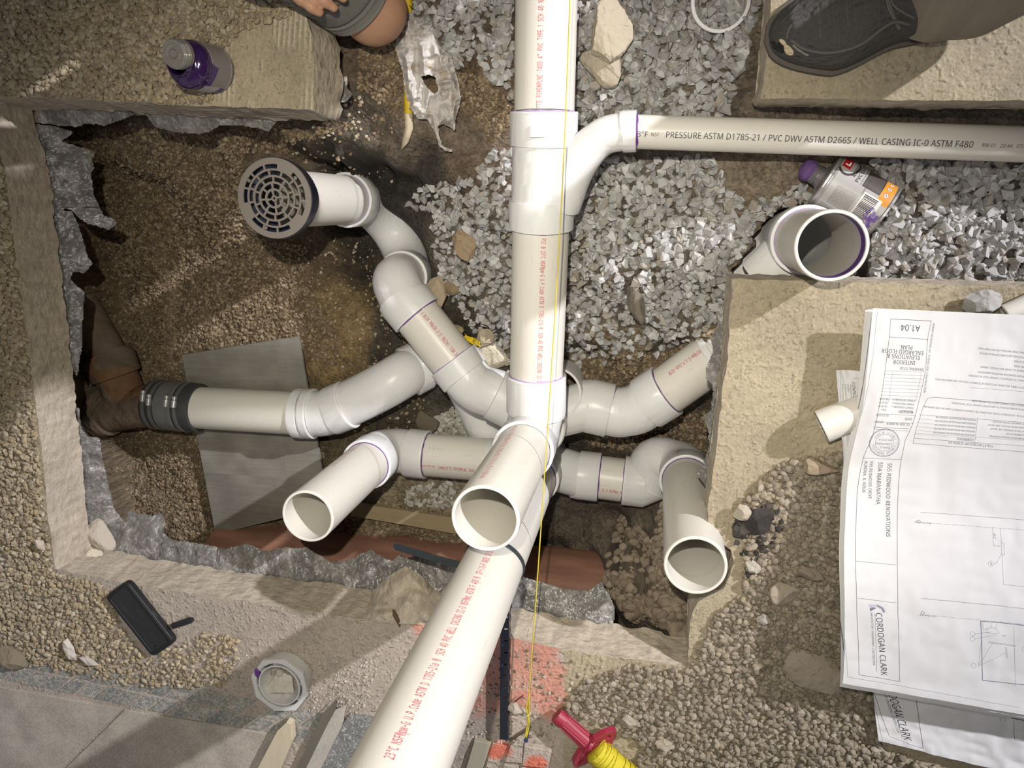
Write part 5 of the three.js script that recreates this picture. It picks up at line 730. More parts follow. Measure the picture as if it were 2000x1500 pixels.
// ---------------------------------------------------------------- drawings held up by a pipe offcut
{
  const a = W(1603, 834, 0.031), b = W(1760, 770, 0.031);
  pipe('bore', a, b, [], { r: 0.0302, wall: 0.0295, parent: thing('pipe_offcut', 'short white pipe offcut poking out from under the drawings', 'pipe') });
  pipe('bore', W(1962, 615, 0.02), W(2080, 560, 0.02), [], { r: 0.0168, wall: 0.0035, parent: thing('pipe_offcut', 'thin white pipe at the right edge above the drawings', 'pipe') });
  // Newton search of the place on a four-cornered sheet that lies under a pixel
  const bil = (q, u, v) => [0, 1].map(k => (q[0][k] * (1 - u) + q[1][k] * u) * (1 - v) + (q[3][k] * (1 - u) + q[2][k] * u) * v);
  const inv = (q, x, y) => { let u = 0.5, v = 0.5; for (let i = 0; i < 12; i++) { const p = bil(q, u, v), e = 1e-4, pu = bil(q, u + e, v), pv = bil(q, u, v + e), a = (pu[0] - p[0]) / e, b = (pv[0] - p[0]) / e, c = (pu[1] - p[1]) / e, d = (pv[1] - p[1]) / e, D = a * d - b * c, dx = x - p[0], dy = y - p[1]; u += (dx * d - dy * b) / D; v += (dy * a - dx * c) / D; } return [u, v]; };
  const paper = (name, label, q, height, draw, w = 1024, h = 1536, cutEdge) => {
    const Q = q.map(([x, y], i) => { const s = W(x, y, height([0, 1, 1, 0][i], [0, 0, 1, 1][i])); return [s.x, s.z]; });
    const t = canvas(w, h, c => { c.fillStyle = '#d6d5d4'; c.fillRect(0, 0, w, h); for (let i = 0; i < 40; i++) { c.fillStyle = `rgba(${150 + rr(0, 40)},${140 + rr(0, 30)},120,${rr(0.01, 0.05)})`; c.beginPath(); c.ellipse(rr(0, w), rr(0, h), rr(10, 90), rr(6, 50), rr(0, 3), 0, 7); c.fill(); } c.strokeStyle = '#222633'; c.fillStyle = '#22242c'; const P = (x, y) => { let u = 0.3, v = 0.5; for (let i = 0; i < 4; i++) { const s = W(x, y, height(clamp(u, 0, 1), clamp(v, 0, 1))); [u, v] = inv(Q, s.x, s.z); } return [u * w, v * h]; };
      const T = { c, P, line: (pts, lw = 1, close) => { c.lineWidth = lw; c.beginPath(); pts.forEach((p, i) => { const [X, Y] = P(...p); i ? c.lineTo(X, Y) : c.moveTo(X, Y); }); if (close) c.closePath(); c.stroke(); }, text: (s, x, y, size, dx, dy, font = 'sans-serif') => { const [X, Y] = P(x, y), [X2, Y2] = P(x + dx, y + dy), k = Math.hypot(X2 - X, Y2 - Y) / Math.hypot(dx, dy); c.save(); c.translate(X, Y); c.rotate(Math.atan2(Y2 - Y, X2 - X)); c.font = `${size * k}px ${font}`; c.textBaseline = 'middle'; c.fillText(s, 0, 0); c.restore(); }, circ: (x, y, r, lw = 1) => { const pts = []; for (let i = 0; i <= 40; i++) pts.push([x + r * Math.cos(i * 0.1571), y + r * Math.sin(i * 0.1571)]); T.line(pts, lw); } };
      if (draw) draw(T); });
    t.flipY = false;
    const top = grid(70, 110, (u, v) => { const [x, z] = bil(Q, u, v), bow = cutEdge ? cutEdge(u, v) * 0.0009 : 0; return v3(x + bow, height(u, v), z); }, (u, v) => [u, v]);
    const m = solo(name, top, mat(0xffffff, 0.75, { map: t }), label, 'drawing'); return m;
  };
  const crum = (x, y, k = 1) => k * (0.004 * (Math.abs(noise(x, y) - 0.5)) + 0.0022 * Math.abs(noise(x * 2.7 + 4, y * 2.3) - 0.5));
  const lift = (u, v, base) => base + 0.042 * smooth(0.38, 0.8, v) + 0.014 * Math.exp(-(((v - 0.27) / 0.16) ** 2)) * smooth(-0.1, 0.1, u) * (1 - 0.5 * u) + crum(u * 7, v * 11);
  const edgeBow = k => (u, v) => (1 - u) * (k * Math.sin(v * Math.PI) - 16 * smooth(0.2, 0.45, v) * smooth(1.0, 0.6, v)) * (1 - u) ** 3;
  paper('drawing_sheet', 'lowest drawing sheet sticking out below the stack with a cut off logo', [[1672, 1060], [2150, 1120], [2170, 1560], [1716, 1447]], (u, v) => 0.034 + crum(u * 8, v * 8, 2) + 0.010 * Math.sin(v * 5), T => {
    T.line([[1706, 1350], [1716, 1380], [1722, 1400], [1737, 1438], [1796, 1460], [1803, 1461], [1790, 1368], [1786, 1300]], 2); T.line([[1708, 1370], [1724, 1450], [1780, 1475], [2000, 1512]], 1);
    T.text('CORDOGAN CLARK', 1733, 1330, 14.5, 40, 115); T.line([[1742, 1360], [1762, 1442]], 1.5); T.text('ARCHITECTURE • ENGINEERING • CONSTRUCTION', 1722, 1335, 4.6, 40, 115); T.line([[1975, 1402], [2000, 1407], [2040, 1416]], 7); T.line([[1980, 1408], [1982, 1445], [2040, 1455]], 1.5); T.line([[1953, 1400], [1954, 1408]], 1); T.line([[1962, 1400], [1964, 1409]], 1); });
  paper('permit_sheet', 'narrow white permit page sticking out left under the drawings', [[1633, 723], [1760, 728], [1780, 1040], [1655, 1035]], (u, v) => 0.026 + 0.012 * Math.sin(v * 3.1) * (1 - u) + crum(u * 5, v * 6, 2), T => {
    T.line([[1642, 725], [1641, 800], [1646, 870], [1652, 960]], 1.4); T.line([[1666, 739], [1680, 740]], 1.4); T.text('COMR2026-00932', 1667, 746, 8.5, 3.5, 60, 'bold sans-serif'); ['COMMERCIAL BUILDOUT/GUARD REMODEL', 'ASSEMBLY', '555 REDWOOD DR', '8 ACRES OF 7TH DAY ADVENTISTS'].forEach((s, i) => T.text(s, 1661 - 5.2 * i, 750, 3.4, 3, 60)); T.line([[1654, 797], [1660, 801], [1657, 806]], 1.5); T.text('FDN', 1656, 797, 10, 12, 18, 'serif'); }, 512, 1280);
  for (let i = 0; i < 3; i++) paper('drawing_sheet', ['drawing sheet third from the top of the stack, its left edge showing', 'drawing sheet second from the top of the stack, its left edge showing', 'drawing sheet directly below the title sheet, slipped a little left'][i], [[1690 + 3 * i, 606 - i], [2146, 628], [2156, 1434 - 2 * i], [1640 + 2 * i, 1341 - 2 * i]].map(([x, y]) => [x, y]), (u, v) => lift(u, v, 0.046 + 0.004 * i), T => T.line([[1703, 620], [1690, 720], [1668, 860], [1655, 1000], [1650, 1200], [1652, 1330]], 1), 512, 768, edgeBow(-2 + i));
  paper('title_sheet', 'topmost drawing sheet with title block, round seal and toilet accessory schedule', [[1705, 602], [2150, 622], [2160, 1424], [1646, 1335]], (u, v) => lift(u, v, 0.0605), T => {
    const { line, text, circ, c } = T, ink = '#23262f'; c.fillStyle = ink; c.strokeStyle = '#3a3e4a';
    line([[1714, 608], [1706, 690], [1690, 790], [1672, 890], [1661, 1000], [1655, 1120], [1654, 1240], [1656, 1322], [1990, 1382]], 1.1);
    c.strokeStyle = '#20242e'; const bl = [[1740, 623], [1737, 660], [1729, 725], [1718, 800], [1712, 850], [1700, 890], [1690, 960], [1686, 1060], [1682, 1190], [1678, 1318]], br = [[1819, 627], [1812, 660], [1808, 720], [1796, 780], [1784, 830], [1772, 860], [1767, 895], [1762, 960], [1760, 1060], [1758, 1200], [1757, 1331]];
    line(bl, 1.7); line(br, 1.7); line([bl[0], br[0]], 1.7); line([bl[9], br[10]], 1.7); line([[1737, 658], [1813, 663]], 1.4);
    const U = (s, x, y, z) => text(s, x, y, z, -60, -4); // upside-down lines
    U('A1.04', 1797, 642, 15); U('INTERIOR', 1788, 709, 10); U('ELEVATIONS &', 1797, 699, 10); U('ENLARGED FLOOR', 1804, 690, 10); U('PLAN', 1783, 679, 10); U('DRAWING TITLE:', 1805, 722, 6.5);
    for (let i = 0; i < 9; i++) line([[1729 - 1.2 * i, 724 + 6.8 * i], [1806 - 1.6 * i, 727 + 6.8 * i]], 0.7); line([[1744, 726], [1736, 786]], 0.7); line([[1800, 727], [1788, 786]], 0.7);
    [['PERMIT REVISIONS 3', '08.14.25'], ['PERMIT REVISIONS 2', '06.26.25'], ['PERMIT REVISIONS 1', '05.30.25'], ['Description', 'Date']].forEach(([s, e], i) => { U(s, 1787 - i, 783 + 7 * i, 4.6); U(e, 1736 - i, 780 + 7 * i, 4.6); });
    line([[1716, 808], [1790, 812]], 0.9); U('REVISIONS', 1785, 806, 6); U('02.23.2026', 1738, 812, 5); U('DATE', 1783, 819, 6); line([[1714, 824], [1786, 827]], 0.9); U('241029', 1729, 825, 5); U('CC JOB NUMBER', 1779, 830, 6); line([[1711, 834], [1777, 838]], 1.4); line([[1711, 838], [1776, 842]], 0.9);
    c.strokeStyle = '#3a3f5a'; c.fillStyle = '#3a3f5a'; circ(1734, 865, 27, 2.4); circ(1734, 865, 25, 1); circ(1734, 865, 16.5, 1.3); U('JOHN G.', 1745, 875, 5.4); U('CORDOGAN', 1748, 868, 5.4); U('001-010114', 1748, 860, 4.8);
    [...'LICENSED ARCHITECT'].forEach((q, i) => { const A = 0.12 + i * 0.17; text(q, 1734 + 21 * Math.cos(A), 865 + 21 * Math.sin(A), 5.2, 10 * Math.sin(A) * 1, -10 * Math.cos(A) * 1 * 1); }); [...'STATE OF ILLINOIS'].forEach((q, i) => { const A = Math.PI + 0.42 + i * 0.145; text(q, 1734 + 20 * Math.cos(A), 865 + 20 * Math.sin(A), 4.6, 10 * -Math.sin(A), 10 * Math.cos(A)); }); text('★', 1757, 866, 6, -8, 0); text('★', 1709, 865, 6, -8, 0);
    c.fillStyle = ink; c.strokeStyle = '#20242e'; line([[1697, 895], [1766, 898]], 1.2);
    text('555 REDWOOD RENOVATIONS', 1746.5, 905, 10.5, -3, 120, 'bold sans-serif'); text('SDA MARANATHA', 1730, 903, 10.5, -4, 76, 'bold sans-serif'); text('555 REDWOOD DRIVE', 1714, 901, 7.6, -2, 60); text('AURORA, IL 60506', 1704.5, 901, 7.6, -3, 55);
    line([[1686, 1097], [1757, 1104]], 1.2); line([[1685, 1169], [1757, 1178]], 1.2);
    text('CORDOGAN CLARK', 1722, 1197, 14.4, 5, 120); line([[1715, 1198], [1713, 1312]], 1.2); text('ARCHITECTURE • ENGINEERING • CONSTRUCTION', 1709, 1197, 4.6, -1, 114);
    c.fillStyle = '#9a98b4'; const poly4 = (pts, f) => { c.fillStyle = f; c.beginPath(); pts.forEach((p, i) => { const [X, Y] = T.P(...p); i ? c.lineTo(X, Y) : c.moveTo(X, Y); }); c.fill(); }; poly4([[1704, 1181], [1720, 1181], [1720, 1186], [1712, 1187], [1706, 1189]], '#b9b7c4'); poly4([[1720, 1181], [1731, 1187], [1735, 1195], [1731, 1198], [1727, 1190], [1720, 1186]], '#8d8b9a'); poly4([[1706, 1189], [1712, 1187], [1719, 1188], [1712, 1192], [1707, 1195]], '#74727f');
    c.fillStyle = ink; text('PERMIT REVISIONS #3 - ISSUED FOR CONSTRUCTION', 1824, 631, 5.8, -14, 104);
    [['AY WALL FINISH MATERIAL FOR THIS SHEET ONLY', 2008, 690], ['OR LIGHT FIXTURES AND OTHER ELECTRICAL DEVICES', 2018, 700], ['SPECIFICATIONS', 2014, 709], ['TEXTURE TYPES', 2012, 718], ['PLASTER TRIM AT ALL INSIDE AND OUTSIDE CORNERS', 2020, 727], ['MOUNTING HEIGHT LEGEND FOR MOUNTING DIMENSIONS', 2026, 738], ['WOOD BLOCKING IN WALLS TO ADEQUATELY SUPPORT TOILET ACCESSORIES', 2042, 748], ['REFER TO ALL ACCESSIBILITY CODES, INCLUDING THE ILLINOIS ACCESSIBILITY CODE (IAC) AND AMERICANS WITH', 2046, 762], ['ARE TAGGED WITH A CIRCLE SYMBOL INDICATING FIXTURE MARK', 2026, 795], ['TREATED WOOD BLOCKING IN WALLS TO ADEQUATELY SUPPORT TOILET ACCESSORIES', 2026, 803], ['WORKERS TO CONFORM TO ALL ACCESSIBILITY CODES, INCLUDING THE ILLINOIS ACCESSIBILITY CODE (IAC) AND AMERICANS', 2046, 818]].forEach(([s, x, y]) => text(s, x, y, 4.4, -60, -6));
    line([[1896, 757], [2010, 766]], 0.8);
    line([[2120, 800], [1824, 776], [1812, 778], [1802, 800], [1791, 838], [1787, 866], [1990, 882], [2120, 892]], 1.4); line([[1796, 810], [2010, 826]], 1); line([[1788, 856], [2010, 872]], 1); line([[1790, 846], [2010, 861]], 0.7); line([[1910, 815], [1904, 866]], 1);
    for (let i = 0; i < 5; i++) { text('PROVIDED AND INSTALLED BY CONTRACTOR', 1908 - i, 821 + 7.4 * i, 4, -60, -5); text(['HAND CHANGING STATION, RECESSED', 'SANITARY NAPKIN DISPOSAL, SURF. MOUNT', 'TOILET TISSUE DISPENSER, SURF. MOUNT', 'GLASS MIRROR, 24"x48"', 'GRAB BARS WITH CONCEALED MOUNTING'][i], 2008, 829 + 7.2 * i, 4, -60, -5); line([[1795 - 1.2 * i, 818 + 7.6 * i], [1908, 827 + 7.6 * i]], 0.5); } text('COMMENTS', 1902, 860, 6, -60, -5); text('TOILET ACCESSORY SCHEDULE', 1940, 871, 6.4, -60, -5);
    line([[1803, 1001], [2120, 1024]], 1.1); line([[1803, 1169], [2120, 1200]], 1.1); c.setLineDash([26, 4, 6, 4]); line([[1818, 1022], [2120, 1044]], 0.8); line([[1826, 1203], [2120, 1230]], 0.8); c.setLineDash([]); line([[1939, 1030], [1941, 1066], [1955, 1067]], 0.9); text('2-0"', 1943, 1052, 6, 1, -20); line([[1954, 1032], [1956, 1060], [1961, 1061], [1962, 1084], [1957, 1084], [1956, 1060]], 0.9); line([[1957, 1080], [1947, 1100], [1942, 1100]], 0.9); circ(1936, 1101, 5, 1); text('B', 1938, 1101, 5, -5, 0); line([[1958, 1084], [1960, 1142], [2080, 1152]], 0.8); text('First Floor 0\'-0"', 1822, 1023, 4.6, -30, -3); text('First Floor 0\'-0"', 1829, 1204, 4.6, -30, -3); circ(1799, 1019, 3, 1.6); circ(1805, 1198, 3, 1.6);
    c.strokeStyle = '#2b3150'; line([[2120, 1231], [1916, 1213], [1919, 1329], [2120, 1350]], 2.6); c.strokeStyle = '#3a3e4a'; line([[1980, 1222], [1983, 1340]], 0.9); circ(1900, 1238, 4.5, 1); circ(1900, 1248, 4.5, 1); circ(1902, 1300, 4.5, 1); line([[1905, 1238], [1932, 1235]], 0.8); line([[1905, 1248], [1948, 1239]], 0.8); line([[1911, 1301], [1917, 1252]], 0.8); line([[1911, 1301], [1940, 1254]], 0.8); line([[1911, 1301], [1964, 1275]], 0.8); line([[1930, 1253], [1983, 1261], [1983, 1263], [1930, 1255]], 1); line([[1966, 1264], [1968, 1285], [1965, 1285], [1964, 1264]], 1); line([[1957, 1240], [1965, 1241], [1965, 1243], [1957, 1242]], 0.9); line([[1926, 1232], [1932, 1226], [1944, 1227], [1952, 1236], [1940, 1237], [1928, 1235]], 0.9); line([[1919, 1215], [1921, 1230], [1930, 1228]], 0.8); line([[1936, 1217], [1936, 1226]], 0.8); line([[1946, 1218], [1946, 1228]], 0.8); circ(2003, 1268, 6, 1);
  }, 1280, 2048, edgeBow(-1));
}

// ---------------------------------------------------------------- the person standing on the right slab
function handBones(w, dir, side, nrm, s = 1, curl = 0.35) {           // wrist, finger direction, direction to the thumb side, back-of-hand normal
  const B = [], at = (f, t, h) => w.clone().addScaledVector(dir, f * s).addScaledVector(side, t * s).addScaledVector(nrm, h * s);
  B.push([at(0, 0, 0), at(0.075, 0.0, 0), 0.024 * s, 0.021 * s]); for (const t of [-0.030, -0.010, 0.010, 0.029]) B.push([at(0.015, t * 0.55, 0), at(0.088, t, 0), 0.015 * s, 0.0105 * s]);
  [[-0.031, 0.062], [-0.011, 0.078], [0.011, 0.084], [0.031, 0.074]].forEach(([t, L]) => { const k = at(0.09, t, 0.002), a = k.clone().addScaledVector(dir, L * 0.45 * s).addScaledVector(nrm, -L * curl * 0.35 * s), b = a.clone().addScaledVector(dir, L * 0.3 * s).addScaledVector(nrm, -L * curl * 0.5 * s), c = b.clone().addScaledVector(dir, L * 0.2 * s).addScaledVector(nrm, -L * curl * 0.5 * s); B.push([k, a, 0.0100 * s, 0.0092 * s], [a, b, 0.0092 * s, 0.0085 * s], [b, c, 0.0085 * s, 0.0076 * s]); });
  const t0 = at(0.022, 0.024, -0.006), t1 = at(0.055, 0.050, -0.010), t2 = at(0.083, 0.060, -0.016); B.push([t0, t1, 0.0135 * s, 0.0115 * s], [t1, t2, 0.0110 * s, 0.0085 * s]); return B;
}
function headBones(c, f, r) { const u = v3(0, 1, 0), at = (a, b, s) => c.clone().addScaledVector(f, a).addScaledVector(u, b).addScaledVector(r, s); return [[at(-0.015, 0.035, 0), at(0.0, 0.02, 0), 0.083, 0.08], [at(0.03, -0.06, 0), at(0.02, 0, 0), 0.05, 0.066], [at(0.083, 0.005, 0), at(0.102, -0.018, 0), 0.009, 0.013], [at(0.083, -0.052, -0.018), at(0.083, -0.052, 0.018), 0.009, 0.009], [at(0.0, 0.0, 0.078), at(-0.01, 0.02, 0.084), 0.014, 0.015], [at(0.0, 0.0, -0.078), at(-0.01, 0.02, -0.084), 0.014, 0.015]]; }
const bare = g => { const h = g.index ? g.toNonIndexed() : g; h.deleteAttribute('uv'); return h; };
const skin = tex(128, 128, (u, v) => { const k = 0.96 + 0.08 * (fbm(u * 20, v * 20, 3) - 0.5); return [0.73 * k, 0.56 * k, 0.45 * k]; });
const skinM = shiny(0xffffff, 0.55, { map: skin });
const twill = tex(256, 256, (u, v) => { const k = 0.9 + 0.14 * (fbm(u * 10, v * 10, 3) - 0.5) + 0.05 * (noise(u * 128, v * 128) - 0.5); return [0.60 * k, 0.555 * k, 0.49 * k]; });
function face(parent, c, f, r, hair) { const at = (a, b, s) => c.clone().addScaledVector(f, a).addScaledVector(v3(0, 1, 0), b).addScaledVector(r, s); part('hair', planar(blob([[at(-0.022, 0.055, 0), at(-0.012, 0.05, 0), 0.084, 0.084], [at(-0.05, 0.0, 0), at(-0.04, -0.03, 0), 0.055, 0.04]], 0.012, 0.02)), hair, parent); for (const s of [-1, 1]) part('eye', new THREE.SphereGeometry(0.011, 14, 10).translate(at(0.072, 0.012, 0.031 * s).x, at(0.072, 0.012, 0.031 * s).y, at(0.072, 0.012, 0.031 * s).z), shiny(col(0.5, 0.48, 0.45), 0.2), parent); }
{
  const A = W(1893, -52, 0.10), P = thing('person', 'person in khaki trousers and scuffed black slip-on shoes standing on the upper right slab', 'person', v3(A.x, 0, A.z));
  const o = (x, y, z) => v3(x, y, z), k1 = o(0.13, 0.47, -0.05), h1 = o(0.20, 0.88, -0.42), A2 = o(0.14, 0.09, -0.64), k2 = o(0.17, 0.48, -0.64), h2 = o(0.22, 0.88, -0.60), pel = o(0.23, 0.95, -0.51), ch = o(0.17, 1.28, -0.52), nk = o(0.12, 1.48, -0.52), hd = o(0.07, 1.61, -0.52), f = v3(-1, 0, 0), r = v3(0, 0, 1);
  const hL = o(-0.02, 0.93, -0.26), hR = o(0.0, 0.92, -0.78);
  const bones = [[o(0, 0.02, 0), k1, 0.045, 0.058], [k1, h1, 0.058, 0.08], [A2, k2, 0.045, 0.058], [k2, h2, 0.058, 0.08], [h1, h2, 0.1, 0.1], [pel, ch, 0.13, 0.15], [ch, nk, 0.1, 0.055], [nk, hd, 0.052, 0.05], [o(0.15, 1.40, -0.36), o(0.15, 1.40, -0.68), 0.06, 0.06], [o(0.15, 1.40, -0.34), o(0.14, 1.13, -0.26), 0.048, 0.038], [o(0.14, 1.13, -0.26), hL, 0.038, 0.027], [o(0.15, 1.40, -0.70), o(0.15, 1.13, -0.78), 0.048, 0.038], [o(0.15, 1.13, -0.78), hR, 0.038, 0.027]];
  part('body', planar(mergeGeometries([blob(bones, 0.02, 0.04), blob(headBones(hd, f, r), 0.008, 0.02), blob(handBones(hL, v3(-0.5, -0.85, 0).normalize(), v3(-0.85, 0.5, 0).normalize(), v3(0, 0, 1)), 0.0045, 0.008), blob(handBones(hR, v3(-0.5, -0.85, 0).normalize(), v3(-0.85, 0.5, 0).normalize(), v3(0, 0, -1)), 0.0045, 0.008)].map(bare))), skinM, P);
  face(P, hd, f, r, mat(col(0.04, 0.03, 0.025), 0.8));
  const tr = [];
  for (const [a, k, h, first] of [[o(0.0, 0, 0), k1, h1, 1], [A2.clone().setY(0), k2, h2, 0]]) { const cv = new THREE.CatmullRomCurve3([a.clone().add(v3(0.005, 0.055, 0)), a.clone().lerp(k, 0.5).add(v3(0.005, 0.04, 0)), k, k.clone().lerp(h, 0.5), h]); tr.push(grid(60, 70, (u, v) => { const c = cv.getPoint(v), th = u * Math.PI * 2, R = lerp(0.088, 0.078, smooth(0, 0.3, v)) + 0.045 * smooth(0.45, 1, v), fold = 0.028 * (fbm(Math.cos(th) * 1.4 + 5 * first + v * 3, Math.sin(th) * 1.4 + v * 6, 2) - 0.5) * (1 - 0.4 * v) + 0.004 * (noise(v * 14 + 1.5 * Math.sin(th + 1), 3 + Math.cos(th) * 1.5) - 0.5) * smooth(0.5, 0.05, v); return v3(c.x + (R + fold) * Math.cos(th) * (1 + 0.08 * (1 - v)), c.y + (v < 0.02 ? 0.012 * Math.cos(th + 0.4) : 0), c.z + (R + fold) * Math.sin(th)); }, (u, v) => [u * 2, v * 4])); }
  const pants = mat(0xffffff, 0.9, { map: twill }); part('trousers', merge(tr.concat([blob([[h1, h2, 0.125, 0.125], [pel, o(0.23, 1.02, -0.51), 0.135, 0.13]], 0.02, 0.04)])).deleteAttribute('uv') && planar(merge(tr.concat([blob([[h1, h2, 0.125, 0.125], [pel, o(0.23, 1.02, -0.51), 0.135, 0.13]], 0.02, 0.04)]))), pants, P);
  part('shirt', planar(blob([[o(0.22, 1.0, -0.51), ch, 0.145, 0.165], [ch, o(0.15, 1.40, -0.52), 0.14, 0.08], [o(0.15, 1.41, -0.35), o(0.15, 1.41, -0.69), 0.07, 0.07], [o(0.15, 1.40, -0.33), o(0.14, 1.22, -0.28), 0.064, 0.056], [o(0.15, 1.40, -0.71), o(0.15, 1.22, -0.76), 0.064, 0.056]], 0.02, 0.04)), mat(col(0.05, 0.06, 0.08), 0.9), P);
  // the shoe: toe to heel lengthwise
  const toe = W(1503, 74, 0.03).sub(P.position), heel = W(1862, 0, 0.03).sub(P.position), mk = (toe, heel) => {
    const d = heel.clone().sub(toe).setY(0), L = d.length(); d.normalize(); const s = v3(-d.z, 0, d.x); // towards the picture's lower side
    const wd = t => 0.068 * Math.pow(clamp(t / 0.34, 0, 1), 0.42) * (t > 0.34 ? 1 - 0.34 * smooth(0.36, 0.72, t) : 1) * Math.sqrt(Math.max(0, 1 - Math.pow(clamp((t - 0.8) / 0.2, 0, 1), 2.4))) + 0.0005, ht = t => 0.048 * Math.pow(clamp(t / 0.12, 0, 1), 0.5) + 0.034 * smooth(0.15, 0.55, t) + 0.012 * smooth(0.55, 0.9, t);
    const skinMap = canvas(1024, 512, c => { c.fillStyle = '#42403e'; c.fillRect(0, 0, 1024, 512); for (let i = 0; i < 2600; i++) { c.fillStyle = `rgba(${rr(20, 130)},${rr(20, 125)},${rr(20, 115)},${rr(0.05, 0.22)})`; c.fillRect(rr(0, 1024), rr(0, 512), rr(1, 4), rr(1, 5)); } for (let i = 0; i < 14; i++) { c.fillStyle = `rgba(150,145,135,${rr(0.05, 0.13)})`; c.fillRect(260 + i * 22 + rr(-8, 8), 100, rr(3, 9), rr(120, 300)); } c.fillStyle = '#151413'; for (let i = 0; i < 30; i++) { c.beginPath(); c.ellipse(rr(16, 66), rr(330, 430), rr(4, 16), rr(8, 26), 0, 0, 7); c.fill(); }
      c.fillStyle = '#c4b694'; c.beginPath(); c.moveTo(50, 296); c.quadraticCurveTo(74, 306, 78, 338); c.quadraticCurveTo(112, 366, 116, 404); c.quadraticCurveTo(108, 432, 80, 420); c.quadraticCurveTo(64, 390, 66, 352); c.quadraticCurveTo(46, 330, 44, 300); c.fill(); c.strokeStyle = 'rgba(150,142,128,.8)'; c.lineWidth = 11; c.beginPath(); c.moveTo(112, 345); c.quadraticCurveTo(140, 385, 196, 402); c.stroke(); c.strokeStyle = 'rgba(130,124,114,.5)'; c.lineWidth = 9; c.beginPath(); c.moveTo(84, 300); c.quadraticCurveTo(80, 270, 112, 225); c.stroke(); });
    const up0 = part('upper', grid(70, 34, (u, v) => { const t = 0.002 + 0.998 * u, A = v * Math.PI, w = wd(t) * 0.985, x = -Math.cos(A), h = 0.014 + ht(t) * Math.pow(Math.sin(A), 0.62) + 0.003 * (fbm(t * 14, v * 6, 3) - 0.5); const moc = t < 0.58 ? 0.0035 * Math.exp(-(((Math.abs(x) - 0.70) / 0.05) ** 2)) * smooth(0.06, 0.14, t) : 0; return toe.clone().setY(0).addScaledVector(d, t * L).addScaledVector(s, x * w).add(v3(0, h + moc, 0)); }, (u, v) => [u, 1 - v]), mat(0xffffff, 0.82, { map: skinMap, bumpMap: rockBump, bumpScale: 0.004 }), P, 'black scuffed shoe upper with a worn cream patch at the toe');
    up0.name = 'shoe'; const sole = [], soleTop = []; for (let i = 0; i <= 60; i++) { const t = i / 60; sole.push([t, wd(t) + 0.0035]); }
    const ss = new THREE.Shape(); ss.moveTo(-0.004, 0); sole.forEach(([t, w]) => ss.lineTo(t * (L + 0.004) - 0.003, w)); sole.slice().reverse().forEach(([t, w]) => ss.lineTo(t * (L + 0.004) - 0.003, -w)); const g = new THREE.ExtrudeGeometry(ss, { depth: 0.012, bevelEnabled: true, bevelThickness: 0.002, bevelSize: 0.002, bevelSegments: 2 }); g.applyMatrix4(new THREE.Matrix4().makeBasis(d, s, d.clone().cross(s))); const flip = d.clone().cross(s).y > 0; g.translate(toe.x, flip ? 0.003 : 0.015, toe.z); part('sole', g, mat(col(0.09, 0.08, 0.065), 0.85), up0);
    const on = (t, x, e = 0.002) => { const A = Math.acos(-clamp(x, -1, 1)); return toe.clone().setY(0).addScaledVector(d, t * L).addScaledVector(s, x * wd(t) * 0.985).add(v3(0, 0.014 + ht(t) * Math.pow(Math.sin(A), 0.62) + e, 0)); };
    for (const [t0, t1, x1] of [[0.585, 0.66, 0.72], [0.60, 0.72, 0.55], [0.575, 0.655, 0.74]]) part('lace', tube([on(t0, -0.8), on(t0 + 0.01, -0.4), on(t0 + 0.012, 0), on((t0 + t1) / 2, x1 * 0.55), on(t1, x1)], 0.0021, 7, 26), mat(col(0.12, 0.115, 0.105), 0.8), up0); part('seam', tube([on(0.1, 0.35, 0.003), on(0.17, 0.62, 0.003), on(0.3, 0.71, 0.0035), on(0.45, 0.70, 0.0035), on(0.56, 0.55, 0.004), on(0.62, 0.5, 0.005), on(0.7, 0.7, 0.004)], 0.003, 7, 30), mat(col(0.10, 0.095, 0.09), 0.8), up0);
  };
  mk(toe, heel); mk(toe.clone().add(v3(0.12, 0, -0.62)), heel.clone().add(v3(0.12, 0, -0.62)));
}
